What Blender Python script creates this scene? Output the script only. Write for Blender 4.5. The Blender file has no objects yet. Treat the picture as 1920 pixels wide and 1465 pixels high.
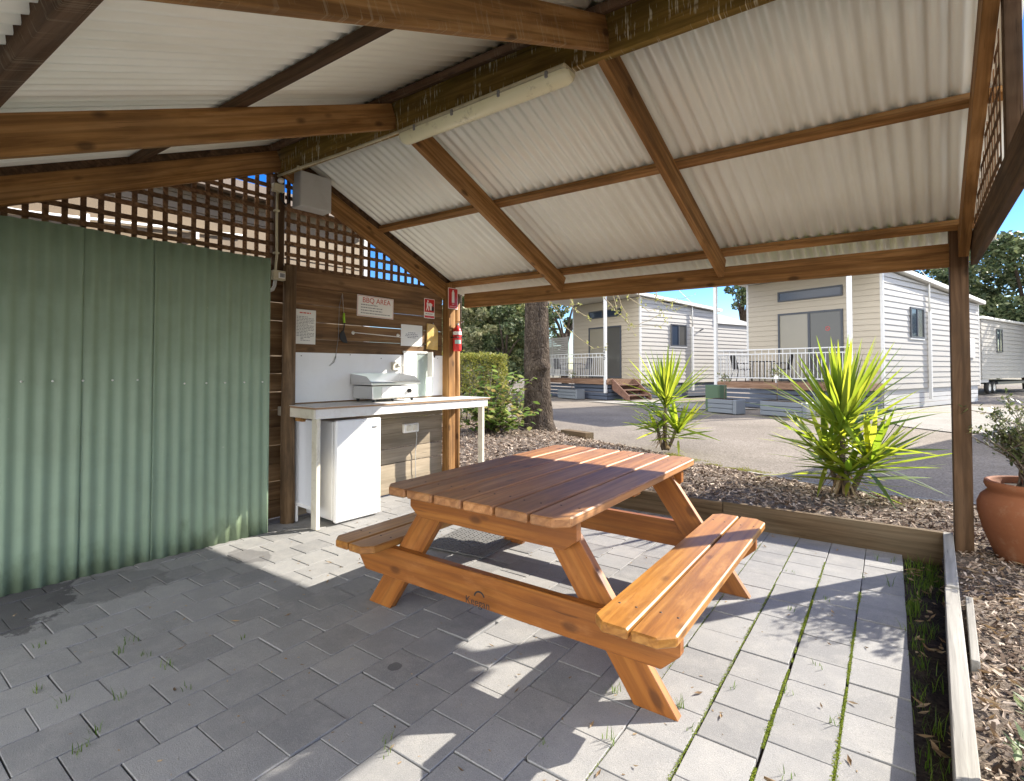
import bpy, bmesh, math, random
from mathutils import Matrix, Vector, noise
R = math.radians
random.seed(7)
scene = bpy.context.scene
COL = scene.collection
V = Vector
I4 = Matrix.Identity(4)

# ------------------------------------------------------------------ node helpers
class NT:
    def __init__(s, name):
        s.m = bpy.data.materials.new(name); s.m.use_nodes = True
        s.t = s.m.node_tree; s.n = s.t.nodes; s.l = s.t.links
        s.b = s.n['Principled BSDF']; s.o = s.n['Material Output']
    def new(s, typ, **kw):
        n = s.n.new(typ)
        for k, v in kw.items():
            if k.startswith('i_'):
                key = k[2:].replace('_', ' ')
                n.inputs[int(key) if key.isdigit() else key].default_value = v
            else: setattr(n, k, v)
        return n
    def link(s, a, b): s.l.new(a, b)
    def coord(s, kind='Object'): return s.new('ShaderNodeTexCoord').outputs[kind]
    def mapping(s, vec, scale=(1,1,1), loc=None):
        m = s.new('ShaderNodeMapping'); m.inputs['Scale'].default_value = scale
        s.link(vec, m.inputs['Vector'])
        if loc is not None: s.link(loc, m.inputs['Location'])
        return m.outputs['Vector']
    def noise(s, vec, scale, detail=4, rough=.55, dist=0):
        n = s.new('ShaderNodeTexNoise', i_Scale=scale, i_Detail=detail, i_Roughness=rough, i_Distortion=dist)
        s.link(vec, n.inputs['Vector']); return n.outputs['Fac']
    def ramp(s, fac, stops):
        r = s.new('ShaderNodeValToRGB'); e = r.color_ramp.elements
        while len(e) < len(stops): e.new(.5)
        for el, (p, c) in zip(e, stops):
            el.position = p; el.color = (c, c, c, 1) if isinstance(c, (int, float)) else (*c, 1)
        s.link(fac, r.inputs['Fac']); return r.outputs['Color']
    def mix(s, fac, a, b, mode='MIX'):
        n = s.new('ShaderNodeMix', data_type='RGBA', blend_type=mode)
        for sock, v in ((n.inputs[0], fac), (n.inputs[6], a), (n.inputs[7], b)):
            if isinstance(v, bpy.types.NodeSocket): s.link(v, sock)
            elif isinstance(v, (int, float)) and sock.type == 'VALUE': sock.default_value = v
            else: sock.default_value = (v, v, v, 1) if isinstance(v, (int, float)) else (*v, 1)
        return n.outputs[2]
    def math(s, op, a, b=0.0):
        n = s.new('ShaderNodeMath', operation=op)
        for i, v in enumerate((a, b)):
            if isinstance(v, bpy.types.NodeSocket): s.link(v, n.inputs[i])
            else: n.inputs[i].default_value = v
        return n.outputs[0]
    def bump(s, h, strength=.3, dist=.01, normal=None):
        b = s.new('ShaderNodeBump', i_Strength=strength, i_Distance=dist)
        s.link(h, b.inputs['Height'])
        if normal is not None: s.link(normal, b.inputs['Normal'])
        return b.outputs['Normal']
    def done(s, color=None, rough=.6, spec=None, metal=0, normal=None, coat=0, coat_rough=.1):
        b = s.b
        for key, v in (('Base Color', color), ('Roughness', rough)):
            if v is None: continue
            if isinstance(v, bpy.types.NodeSocket): s.link(v, b.inputs[key])
            else: b.inputs[key].default_value = (*v, 1) if isinstance(v, tuple) else v
        b.inputs['Metallic'].default_value = metal
        if spec is not None: b.inputs['Specular IOR Level'].default_value = spec
        if coat: b.inputs['Coat Weight'].default_value = coat; b.inputs['Coat Roughness'].default_value = coat_rough
        if normal is not None: s.link(normal, b.inputs['Normal'])
        return s.m

def rnd_loc(t, obj=True, island=True):
    """a random offset vector per object and per island"""
    o = t.new('ShaderNodeObjectInfo').outputs['Random']
    g = t.new('ShaderNodeNewGeometry').outputs['Random Per Island']
    v = t.math('ADD', t.math('MULTIPLY', o, 37.0), t.math('MULTIPLY', g, 53.0) if island else 0.0)
    c = t.new('ShaderNodeCombineXYZ')
    for i in range(3): t.link(t.math('MULTIPLY', v, 1.0 + .37 * i), c.inputs[i])
    return c.outputs[0], g

def wood(name, dark, mid, light, rough=.6, spec=.3, coat=0, coat_rough=.15, stain=None, stain_amt=.4, knots=.6, bump=.25, island_tone=.3, drip=0, green=0, grain=1.0, ring=.42):
    t = NT(name); off, isl = rnd_loc(t)
    co = t.coord('Object')
    g1 = t.noise(t.mapping(co, (1.1*grain, 17*grain, 17*grain), off), 1.0, 6, .62, .7)
    g2 = t.noise(t.mapping(co, (4, 150, 150), off), 1.0, 2, .5)
    col = t.ramp(g1, [(.36, dark), (.5, mid), (.64, light)])
    wv = t.new('ShaderNodeTexWave', wave_type='RINGS', i_Scale=1.0, i_Distortion=5.0, i_Detail=3.0, i_Detail_Scale=1.4)
    t.link(t.mapping(co, (.55, 9, 9), off), wv.inputs['Vector'])
    col = t.mix(t.math('MULTIPLY', t.ramp(wv.outputs['Fac'], [(.0, 1.0), (.35, 0.0)]), ring), col, tuple(c*.75 for c in dark))
    col = t.mix(t.math('MULTIPLY', g2, .35), col, dark, 'MIX')
    if knots:
        vo = t.new('ShaderNodeTexVoronoi', feature='F1', i_Scale=1.0); t.link(t.mapping(co, (3.3, 6.5, 6.5), off), vo.inputs['Vector'])
        k = t.ramp(t.math('ADD', vo.outputs['Distance'], t.math('MULTIPLY', g1, .06)), [(.12, 1.0), (.2, 0.0)])
        col = t.mix(t.math('MULTIPLY', k, knots), col, tuple(c*.32 for c in dark))
    if stain is not None:
        s2 = t.ramp(t.noise(t.mapping(co, (1.2, 3.5, 3.5), off), 1.3, 5, .6), [(.42, 0.0), (.68, 1.0)])
        col = t.mix(t.math('MULTIPLY', s2, stain_amt), col, stain)
    tone = t.math('ADD', t.math('MULTIPLY', isl, island_tone), 1 - island_tone/2)
    hsv = t.new('ShaderNodeHueSaturation'); t.link(tone, hsv.inputs['Value']); t.link(col, hsv.inputs['Color'])
    col = hsv.outputs['Color']
    if green:
        gm = t.ramp(t.noise(t.mapping(co, (2.2, 6, 6), off), 1.6, 6, .65), [(.44, 0.0), (.62, 1.0)])
        col = t.mix(t.math('MULTIPLY', gm, green), col, (.15, .105, .02))
    if drip:
        dm = t.ramp(t.noise(t.mapping(co, (75, 1, 6), off), 1.0, 3, .7, .3), [(.57, 0.0), (.62, 1.0)])
        dn = t.ramp(t.noise(t.mapping(co, (3, 3, 9), off), 1.0, 3), [(.43, 0.0), (.55, 1.0)])
        col = t.mix(t.math('MULTIPLY', t.math('MULTIPLY', dm, dn), drip), col, (.62, .58, .42))
    ck = t.ramp(t.noise(t.mapping(co, (2.2, 90, 90), off), 1.0, 3, .6, .6), [(.66, 0.0), (.70, 1.0)])
    col = t.mix(t.math('MULTIPLY', ck, .6), col, tuple(c*.35 for c in dark))
    wn = t.noise(t.mapping(co, (3, 7, 7), off), 1.0, 6, .7)
    if coat: col = t.mix(t.ramp(wn, [(.55, 0.0), (.75, .35)]), col, tuple(min(1, c*1.25+.05) for c in light))
    rr_ = t.new('ShaderNodeMapRange', i_3=rough*.8, i_4=min(1, rough*1.45)); t.link(wn, rr_.inputs[0]); rough = rr_.outputs[0]
    h = t.math('SUBTRACT', t.math('ADD', g1, t.math('MULTIPLY', g2, .5)), t.math('MULTIPLY', ck, .8))
    return t.done(col, rough, spec, normal=t.bump(h, bump, .004), coat=coat, coat_rough=coat_rough)

def paint(name, col, rough=.5, var=.12, scale=3.0, dirt=None, dirt_amt=.3, spec=.4, metal=0, bump=0.0, coat=0):
    t = NT(name); co = t.coord('Object')
    n = t.noise(co, scale, 5, .6)
    c = t.mix(n, tuple(x*(1-var) for x in col), tuple(min(1, x*(1+var)) for x in col))
    if dirt is not None:
        d = t.ramp(t.noise(co, scale*1.7, 7, .7, .4), [(.5, 0.0), (.72, 1.0)])
        c = t.mix(t.math('MULTIPLY', d, dirt_amt), c, dirt)
    nm = t.bump(t.noise(co, scale*30, 3), bump, .003) if bump else None
    return t.done(c, rough, spec, metal, nm, coat=coat)

def leafmat(name, cols, rough=.45, trans=.45, tcol=None):
    t = NT(name); g = t.new('ShaderNodeNewGeometry').outputs['Random Per Island']
    stops = [(i/(len(cols)-1) if len(cols) > 1 else 0, c) for i, c in enumerate(cols)]
    col = t.ramp(g, stops)
    t.done(col, rough, .35)
    tr = t.new('ShaderNodeBsdfTranslucent')
    if tcol is None: t.link(col, tr.inputs['Color'])
    else:
        tc = t.mix(g, tcol[0], tcol[1]); t.link(tc, tr.inputs['Color'])
    mx = t.new('ShaderNodeMixShader', i_0=trans)
    t.link(t.b.outputs[0], mx.inputs[1]); t.link(tr.outputs[0], mx.inputs[2]); t.link(mx.outputs[0], t.o.inputs['Surface'])
    return t.m

# ------------------------------------------------------------------ mesh builder
class MB:
    def __init__(s): s.v = []; s.f = []; s.mi = []; s.sm = []
    def add(s, vs, fs, M=None, mi=0, smooth=False):
        o = len(s.v)
        if M is None: s.v.extend(tuple(p) for p in vs)
        else: s.v.extend(tuple(M @ V(p)) for p in vs)
        s.f.extend(tuple(i+o for i in f) for f in fs)
        s.mi.extend([mi]*len(fs)); s.sm.extend([smooth]*len(fs))
        return s
    def box(s, a, b, M=None, bev=0.0, mi=0):
        (x0, y0, z0), (x1, y1, z1) = [tuple(map(min, zip(a, b))), tuple(map(max, zip(a, b)))]
        if bev <= 0:
            vs = [(x, y, z) for x in (x0, x1) for y in (y0, y1) for z in (z0, z1)]
            fs = [(0,1,3,2),(4,6,7,5),(0,4,5,1),(2,3,7,6),(0,2,6,4),(1,5,7,3)]
            return s.add(vs, fs, M, mi)
        bev = min(bev, .45*min(x1-x0, y1-y0, z1-z0))
        bm = bmesh.new(); bmesh.ops.create_cube(bm, size=1)
        for v in bm.verts: v.co = V(((x0+x1)/2 + v.co.x*(x1-x0), (y0+y1)/2 + v.co.y*(y1-y0), (z0+z1)/2 + v.co.z*(z1-z0)))
        bmesh.ops.bevel(bm, geom=bm.edges[:], offset=bev, segments=1, affect='EDGES', profile=.5)
        bm.verts.index_update()
        s.add([v.co.copy() for v in bm.verts], [[v.index for v in f.verts] for f in bm.faces], M, mi); bm.free(); return s
    def prism(s, out, z0, z1, M=None, bev=0.0, mi=0):
        """polygon outline in local XY extruded z0..z1 (counter-clockwise)"""
        bm = bmesh.new(); vs = [bm.verts.new((x, y, z0)) for x, y in out]
        f = bm.faces.new(vs); r = bmesh.ops.extrude_face_region(bm, geom=[f])
        for e in r['geom']:
            if isinstance(e, bmesh.types.BMVert): e.co.z = z1
        bmesh.ops.recalc_face_normals(bm, faces=bm.faces[:])
        if bev: bmesh.ops.bevel(bm, geom=bm.edges[:], offset=bev, segments=1, affect='EDGES', profile=.5)
        bm.verts.index_update()
        s.add([v.co.copy() for v in bm.verts], [[v.index for v in f.verts] for f in bm.faces], M, mi); bm.free(); return s
    def tube(s, pts, r, n=8, M=None, cap=True, mi=0, smooth=True):
        pts = [V(p) for p in pts]; rs = r if isinstance(r, (list, tuple)) else [r]*len(pts)
        vs = []; fs = []; ref = V((.13, .37, .92))
        for i, p in enumerate(pts):
            d = (pts[min(i+1, len(pts)-1)] - pts[max(i-1, 0)]).normalized()
            a = d.cross(ref); a = a.normalized() if a.length > .05 else d.cross(V((1,0,0))).normalized(); b = d.cross(a)
            for k in range(n):
                t = 2*math.pi*k/n; vs.append(p + (a*math.cos(t) + b*math.sin(t))*rs[i])
        for i in range(len(pts)-1):
            for k in range(n): fs.append((i*n+k, i*n+(k+1)%n, (i+1)*n+(k+1)%n, (i+1)*n+k))
        if cap: fs.append(tuple(range(n))[::-1]); fs.append(tuple((len(pts)-1)*n+k for k in range(n)))
        return s.add(vs, fs, M, mi, smooth)
    def lathe(s, prof, n=32, M=None, mi=0, smooth=True):
        vs = []; fs = []; m = len(prof)
        for k in range(n):
            t = 2*math.pi*k/n
            for r, z in prof: vs.append((r*math.cos(t), r*math.sin(t), z))
        for k in range(n):
            for j in range(m-1): fs.append((k*m+j, ((k+1)%n)*m+j, ((k+1)%n)*m+j+1, k*m+j+1))
        return s.add(vs, fs, M, mi, smooth)
    def build(s, name, mat, parent=None, M=None, solid=0):
        me = bpy.data.meshes.new(name); me.from_pydata(s.v, [], s.f)
        for m in (mat if isinstance(mat, (list, tuple)) else [mat]): me.materials.append(m)
        me.polygons.foreach_set('material_index', s.mi); me.polygons.foreach_set('use_smooth', s.sm); me.update()
        return link(name, me, parent, M, solid)

PW = {}
def link(name, me, parent=None, M=None, solid=0):
    o = bpy.data.objects.new(name, me); COL.objects.link(o)
    if M is None: M = PW[parent.name] if parent else I4
    if parent: o.parent = parent; o.matrix_parent_inverse = PW[parent.name].inverted()
    o.matrix_basis = M; PW[o.name] = M.copy()
    if solid:
        md = o.modifiers.new('thickness', 'SOLIDIFY'); md.thickness = solid; md.offset = 0
    return o
def tag(o, label, cat, group=None, kind=None):
    if label: o['label'] = label
    if cat: o['category'] = cat
    if group: o['group'] = group
    if kind: o['kind'] = kind
    return o
def thing(name, label, cat, M=I4, group=None):
    o = bpy.data.objects.new(name, None); COL.objects.link(o); o.empty_display_size = .2
    if not isinstance(M, Matrix): M = Matrix.Translation(V(M))
    o.matrix_basis = M; PW[o.name] = M.copy()
    return tag(o, label, cat, group)
def struct(o): o['kind'] = 'structure'; return o
def stuff(o): o['kind'] = 'stuff'; return o
def copy_tree(o, parent=None, M=None):
    c = o.copy(); COL.objects.link(c)
    if parent: c.parent = parent
    if M is not None: c.matrix_basis = M; PW[c.name] = M.copy()
    for ch in list(o.children): copy_tree(ch, c)
    return c
def T(*p): return Matrix.Translation(V(p))
def RZ(a): return Matrix.Rotation(a, 4, 'Z')
def frame(o, x, y, z=None):
    """matrix from origin and axes"""
    x = V(x).normalized(); y = V(y).normalized(); z = x.cross(y).normalized() if z is None else V(z).normalized()
    m = Matrix((x, y, z)).transposed().to_4x4(); m.translation = V(o); return m
def beam(name, p0, p1, w, h, mat, parent, up=(0,0,1), bev=.003, ext=0):
    p0 = V(p0); p1 = V(p1); x = (p1-p0).normalized(); y = V(up).cross(x).normalized(); z = x.cross(y)
    L = (p1-p0).length
    return MB().box((-ext, -w/2, -h/2), (L+ext, w/2, h/2), bev=bev).build(name, mat, parent, frame(p0, x, y, z))
def text_mesh(s, size, M, mat, name, parent, thick=.0006, align='CENTER'):
    cu = bpy.data.curves.new(name, 'FONT'); cu.body = s; cu.size = size; cu.align_x = align; cu.align_y = 'CENTER'; cu.extrude = thick
    o = bpy.data.objects.new('tmp', cu); COL.objects.link(o)
    dg = bpy.context.evaluated_depsgraph_get(); me = bpy.data.meshes.new_from_object(o.evaluated_get(dg))
    bpy.data.objects.remove(o); bpy.data.curves.remove(cu)
    me.materials.clear(); me.materials.append(mat)
    return link(name, me, parent, M)

# ------------------------------------------------------------------ materials
M_BEAM = wood('stained_pine', (.17,.08,.022), (.34,.175,.056), (.47,.26,.10), rough=.62, spec=.25, stain=(.06,.03,.014), stain_amt=.45, knots=.75)
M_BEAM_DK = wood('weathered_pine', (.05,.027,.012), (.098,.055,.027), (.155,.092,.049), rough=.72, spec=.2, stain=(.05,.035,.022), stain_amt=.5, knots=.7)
M_RIDGE = wood('mossy_ridge', (.14,.085,.02), (.27,.17,.04), (.38,.24,.07), rough=.75, spec=.2, stain=(.045,.028,.008), stain_amt=.6, green=.6, drip=1.0)
M_RAFTER_DR = wood('streaked_pine', (.15,.072,.02), (.29,.15,.048), (.40,.225,.085), rough=.62, spec=.25, stain=(.06,.03,.014), stain_amt=.4, knots=.8, drip=.16)
M_PURLIN_OLD = wood('cobwebbed_pine', (.06,.03,.014), (.11,.06,.03), (.16,.095,.055), rough=.75, spec=.2, stain=(.16,.13,.1), stain_amt=.35, drip=.14)
M_BOARD = wood('wall_boards', (.14,.076,.034), (.235,.135,.062), (.34,.21,.105), ring=.15, rough=.7, spec=.25, stain=(.075,.048,.028), stain_amt=.6, knots=.5, island_tone=.55)
M_BOARD_GREY = wood('grey_boards', (.20,.16,.11), (.28,.23,.165), (.36,.30,.22), ring=.15, rough=.8, spec=.15, stain=(.18,.16,.12), stain_amt=.5, knots=.5, island_tone=.4)
M_LATH = wood('lattice_laths', (.095,.052,.025), (.18,.10,.05), (.26,.155,.08), rough=.7, spec=.2, knots=0, island_tone=.6)
M_TABLE = wood('oiled_table', (.20,.064,.008), (.315,.108,.015), (.395,.155,.027), rough=.46, spec=.4, coat=.14, coat_rough=.3, stain=(.15,.05,.012), stain_amt=.45, knots=.75, island_tone=.18, bump=.12)
M_TTOP = wood('oiled_tabletop', (.26,.108,.034), (.41,.185,.066), (.52,.265,.105), rough=.46, spec=.4, coat=.14, coat_rough=.35, stain=(.22,.12,.065), stain_amt=.5, knots=.6, island_tone=.4, bump=.3)
M_SEAT = wood('oiled_seat', (.24,.09,.014), (.40,.175,.032), (.51,.25,.058), rough=.42, spec=.4, coat=.18, coat_rough=.3, stain=(.20,.09,.03), stain_amt=.55, knots=.6, island_tone=.3, bump=.3)
M_EDGE = wood('edging_timber', (.075,.05,.026), (.125,.086,.048), (.18,.13,.08), rough=.8, spec=.15, stain=(.12,.10,.065), stain_amt=.5, knots=.5)
M_EDGE_GREY = wood('silvered_timber', (.20,.19,.17), (.30,.285,.255), (.39,.375,.335), rough=.85, spec=.12, stain=(.26,.25,.22), stain_amt=.4, knots=.35, bump=.5)
M_DECKWOOD = wood('deck_timber', (.13,.07,.04), (.2,.12,.075), (.28,.18,.12), rough=.75, knots=.3)
M_STEP = wood('step_timber', (.10,.05,.035), (.15,.08,.055), (.21,.12,.085), rough=.75, knots=.3)
M_POST_OLD = wood('round_post', (.13,.078,.038), (.23,.145,.075), (.33,.22,.125), rough=.75, stain=(.02,.014,.01), stain_amt=.75, knots=.4)
M_WHITE = paint('white_enamel', (.80,.80,.79), .32, .03, 4, dirt=(.55,.52,.46), dirt_amt=.12)
M_CREAM = paint('cream_paint', (.66,.62,.51), .5, .06, 5, dirt=(.32,.24,.14), dirt_amt=.45)
M_COUNTER = paint('bench_paint', (.70,.69,.66), .45, .05, 4, dirt=(.4,.32,.24), dirt_amt=.35)
M_BROWN_EDGE = paint('chipboard_edge', (.32,.2,.11), .75, .2, 12)
M_BLUEWHITE = paint('laminate_panel', (.68,.70,.73), .35, .04, 3)
M_STEEL = paint('stainless', (.62,.62,.61), .30, .06, 3, metal=1.0)
M_BLACK = paint('black_rubber', (.018,.018,.019), .6, .2, 8)
M_DARKGREY = paint('dark_frame', (.05,.055,.065), .45, .1, 5)
M_BOXGREY = paint('enclosure_grey', (.50,.50,.47), .5, .06, 3, dirt=(.30,.27,.2), dirt_amt=.3)
M_CONDUIT = paint('conduit_cream', (.52,.47,.32), .5, .1, 8, dirt=(.2,.16,.08), dirt_amt=.4)
M_RED = paint('sign_red', (.55,.025,.022), .35, .05, 6, coat=.2)
M_SIGNWHITE = paint('sign_white', (.80,.79,.74), .4, .04, 5)
M_PAPER = paint('paper', (.72,.72,.67), .6, .04, 5)
M_INK = paint('ink_black', (.02,.02,.022), .6, .1, 5)
M_INKGREY = paint('ink_grey', (.22,.22,.22), .6, .1, 5)
M_INKRED = paint('ink_red', (.55,.10,.06), .55, .1, 5)
M_CABIN = paint('cladding_white', (.34,.325,.295), .55, .04, 1.2, dirt=(.5,.47,.4), dirt_amt=.15)
M_CABINF = paint('cladding_cream', (.37,.325,.25), .55, .04, 1.2)
M_TRIM = paint('trim_white', (.52,.52,.51), .4, .03, 2)
M_SKIRT = paint('skirting_slate', (.06,.072,.10), .6, .1, 2)
M_SKIRTW = paint('skirting_grey', (.42,.42,.41), .6, .1, 2)
M_ROOFC = paint('roof_offwhite', (.62,.61,.56), .45, .05, 1)
M_GREYBOX = paint('planter_grey', (.14,.155,.17), .5, .06, 3)
M_GREENBOX = paint('cabinet_green', (.06,.10,.055), .5, .08, 3)
M_TYRE = paint('tyre', (.02,.02,.02), .8, .1, 5)
M_TAN = paint('weatherboard_tan', (.15,.11,.065), .65, .15, 1.0, dirt=(.09,.065,.045), dirt_amt=.5)
M_PVC = paint('pvc_white', (.76,.76,.74), .4, .03, 3)

t = NT('terracotta'); co = t.coord('Object')
c = t.mix(t.noise(co, 5, 6, .6), (.17,.062,.026), (.26,.10,.044))
c = t.mix(t.math('MULTIPLY', t.ramp(t.noise(co, 9, 7, .7), [(.56, 0.0), (.68, 1.0)]), .35), c, (.30,.19,.115))
hb = t.noise(t.mapping(co, (2, 2, 60)), 1.0, 2)
M_TERRA = t.done(c, .8, .2, normal=t.bump(t.math('ADD', hb, t.noise(co, 60, 3)), .35, .004))

t = NT('glass_dark'); co = t.coord('Object')
M_GLASS = t.done(t.mix(t.noise(co, .8, 2), (.02,.03,.05), (.045,.06,.085)), .05, .28)
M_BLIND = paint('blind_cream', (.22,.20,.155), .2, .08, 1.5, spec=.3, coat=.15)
M_BLINDDK = paint('blind_grey', (.075,.073,.066), .2, .1, 1.5, spec=.3, coat=.15)  # darker grey blind, used for the second pane

t = NT('clear_plastic')
t.b.inputs['Transmission Weight'].default_value = .85
M_PLASTIC = t.done((.80,.88,.84), .12, .5)

t = NT('diffuser'); co = t.coord('Object')
c = t.mix(t.noise(co, 3, 4), (.72,.69,.44), (.82,.80,.58))
c = t.mix(t.math('MULTIPLY', t.ramp(t.noise(t.mapping(co, (9, 9, 9)), 1.0, 7, .75), [(.58, 0.0), (.7, 1.0)]), .5), c, (.2,.17,.07))
t.b.inputs['Subsurface Weight'].default_value = 0
M_DIFF = t.done(c, .25, .5)

def corr_mat(name, base, stain, amt, rough=.45, metal=.0, streak=(1, 1, 1), scuff=None, base_z=0):
    t = NT(name); co = t.coord('Object')
    c = t.mix(t.noise(co, 1.4, 5, .6), tuple(x*.9 for x in base), tuple(x*1.08 for x in base))
    s = t.ramp(t.noise(t.mapping(co, streak), 1.0, 7, .68, .3), [(.46, 0.0), (.74, 1.0)])
    c = t.mix(t.math('MULTIPLY', s, amt), c, stain)
    if scuff:
        vo = t.new('ShaderNodeTexVoronoi', feature='F1', i_Scale=6.0); t.link(t.mapping(co, (1, 1, .55)), vo.inputs['Vector'])
        k = t.ramp(t.math('ADD', vo.outputs['Distance'], t.math('MULTIPLY', t.noise(co, 40, 3), .05)), [(.055, 1.0), (.07, 0.0)])
        c = t.mix(t.math('MULTIPLY', k, .55), c, scuff)
    if base_z:
        sx = t.new('ShaderNodeSeparateXYZ'); t.link(co, sx.inputs[0])
        al = t.math('ADD', t.math('DIVIDE', sx.outputs[1], base_z), t.math('MULTIPLY', t.math('SUBTRACT', t.noise(t.mapping(co, (3.5, 1.6, 3)), 1.0, 6, .65), .5), 3.6))
        c = t.mix(t.math('MULTIPLY', t.ramp(al, [(.05, 1.0), (.55, 0.0)]), .5), c, (.075,.095,.04))
    return t.done(c, rough, .4, metal)
M_ROOF = corr_mat('roof_sheet_underside', (.90,.915,.82), (.66,.64,.5), .32, .32, metal=.1, streak=(7, .9, .9))
M_FENCE = corr_mat('green_corrugated', (.235,.315,.215), (.185,.24,.155), .5, .38, streak=(4, 4, .8), scuff=(.36,.40,.30), base_z=.32)

# paving
t = NT('concrete_pavers'); co = t.coord('Object')
g = t.new('ShaderNodeNewGeometry').outputs['Random Per Island']
c = t.mix(g, (.20,.20,.2), (.305,.303,.297))
c = t.mix(t.ramp(t.noise(co, 1.1, 5, .6), [(.3, 0.0), (.7, .55)]), c, (.225,.22,.212))
c = t.mix(t.ramp(t.noise(co, 7, 6, .7), [(.45, 0.0), (.8, .5)]), c, (.40,.385,.355))
sp = t.noise(co, 260, 2, .6)
c = t.mix(t.ramp(sp, [(.56, 0.0), (.68, .55)]), c, (.12,.115,.11))
c = t.mix(t.ramp(t.noise(co, 340, 2, .6), [(.58, 0.0), (.68, .4)]), c, (.55,.54,.5))
sepx = t.new('ShaderNodeSeparateXYZ'); t.link(co, sepx.inputs[0])
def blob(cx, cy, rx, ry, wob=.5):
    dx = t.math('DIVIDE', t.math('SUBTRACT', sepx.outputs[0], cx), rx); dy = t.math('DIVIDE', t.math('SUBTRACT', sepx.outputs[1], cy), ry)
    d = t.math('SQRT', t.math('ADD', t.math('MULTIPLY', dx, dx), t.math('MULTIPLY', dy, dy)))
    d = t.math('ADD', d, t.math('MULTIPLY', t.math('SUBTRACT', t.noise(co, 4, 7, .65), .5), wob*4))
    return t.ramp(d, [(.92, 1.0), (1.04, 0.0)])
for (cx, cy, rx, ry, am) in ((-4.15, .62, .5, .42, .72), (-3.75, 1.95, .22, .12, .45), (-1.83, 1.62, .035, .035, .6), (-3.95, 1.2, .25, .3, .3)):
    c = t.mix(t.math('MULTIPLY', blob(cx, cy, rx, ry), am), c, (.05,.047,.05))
M_PAVE = t.done(c, .85, .2, normal=t.bump(t.math('ADD', t.noise(co, 180, 3, .7), t.math('MULTIPLY', t.noise(co, 25, 4), .6)), .45, .004))

def ground_mat(name, cols, scale, grit=90, bump=.5, rough=.95):
    t = NT(name); co = t.coord('Object')
    c = t.ramp(t.noise(co, scale, 7, .65), [(.3, cols[0]), (.52, cols[1]), (.72, cols[2])])
    s = t.noise(co, grit, 4, .7)
    c = t.mix(t.ramp(s, [(.38, .75), (.5, 0.0)]), c, tuple(x*.35 for x in cols[1]))
    c = t.mix(t.ramp(s, [(.56, 0.0), (.7, .6)]), c, tuple(min(1, x*1.7) for x in cols[2]))
    return t.done(c, rough, .15, normal=t.bump(t.math('ADD', s, t.noise(co, scale*6, 5)), bump, .012))
M_SOIL = ground_mat('soil', ((.028,.021,.015), (.048,.037,.027), (.075,.058,.043)), 6, 60, .8)
M_MULCH = ground_mat('mulch_ground', ((.09,.07,.052), (.17,.135,.105), (.29,.245,.195)), 9, 70, 1.0)
M_ROAD = ground_mat('gravel_road', ((.15,.13,.105), (.20,.172,.14), (.25,.22,.182)), .55, 45, .5)
M_GROUND = ground_mat('dry_ground', ((.12,.11,.07), (.19,.17,.12), (.26,.23,.17)), .35, 25, .5)
M_CONC = ground_mat('pale_concrete', ((.23,.215,.19), (.28,.265,.235), (.33,.31,.275)), 1.2, 60, .2)
t = NT('bark_chips'); g = t.new('ShaderNodeNewGeometry').outputs['Random Per Island']
M_CHIP = t.done(t.ramp(g, [(0, (.06,.038,.025)), (.3, (.175,.12,.082)), (.65, (.32,.245,.18)), (1, (.52,.43,.34))]), .85, .2)
t = NT('tree_bark'); co = t.coord('Object')
vo = t.new('ShaderNodeTexVoronoi', feature='DISTANCE_TO_EDGE', i_Scale=1.0); t.link(t.mapping(co, (24, 24, 9)), vo.inputs['Vector'])
n1 = t.noise(t.mapping(co, (10, 10, 3)), 1.0, 6, .7, .5)
h = t.math('ADD', t.ramp(vo.outputs['Distance'], [(0, 0.0), (.3, 1.0)]), n1)
c = t.ramp(n1, [(.3, (.035,.026,.02)), (.55, (.085,.066,.05)), (.75, (.17,.135,.1))])
M_BARK = t.done(c, .95, .1, normal=t.bump(h, 1.0, .03))
M_TWIG = paint('twig', (.27,.22,.13), .8, .2, 10)
M_STEMGREY = paint('stem_grey', (.13,.10,.075), .85, .2, 10)
M_YUCCA = leafmat('yucca_leaf', [(.035,.075,.012), (.08,.15,.018), (.15,.22,.026), (.20,.19,.04)], .36, .52, ((.22,.34,.022), (.60,.62,.05)))
M_HEDGE = leafmat('hedge_leaf', [(.10,.12,.02), (.18,.20,.032), (.28,.28,.05), (.34,.30,.07)], .5, .45)
M_SHRUB = leafmat('shrub_leaf', [(.10,.17,.035), (.16,.25,.05), (.24,.32,.07), (.34,.24,.09)], .5, .4)
M_FOL_DK = leafmat('dark_foliage', [(.028,.045,.018), (.055,.08,.03), (.10,.125,.05), (.15,.165,.075)], .55, .3)
M_FOL_MID = leafmat('mid_foliage', [(.05,.075,.025), (.10,.125,.04), (.17,.185,.065), (.24,.235,.10)], .55, .35)
M_FOL_PALE = leafmat('pale_foliage', [(.09,.11,.05), (.16,.175,.08), (.24,.24,.12), (.30,.28,.16)], .55, .35)
M_GRASS = leafmat('grass_blade', [(.06,.12,.012), (.10,.18,.015), (.17,.24,.02)], .5, .45)
M_MOSS = leafmat('moss', [(.10,.15,.008), (.16,.22,.01), (.24,.28,.015)], .8, .3)
M_POTLEAF = leafmat('pot_shrub_leaf', [(.055,.08,.03), (.11,.14,.05), (.19,.21,.08), (.27,.26,.11)], .45, .4)
M_SUCC = leafmat('grey_leaf', [(.10,.15,.055), (.15,.20,.085), (.22,.26,.12)], .5, .25)
M_BUD = leafmat('buds', [(.30,.30,.08), (.42,.42,.14)], .6, .4)
M_DEAD = leafmat('dead_leaf', [(.16,.10,.05), (.28,.19,.10), (.38,.29,.18)], .8, .2)

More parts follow.
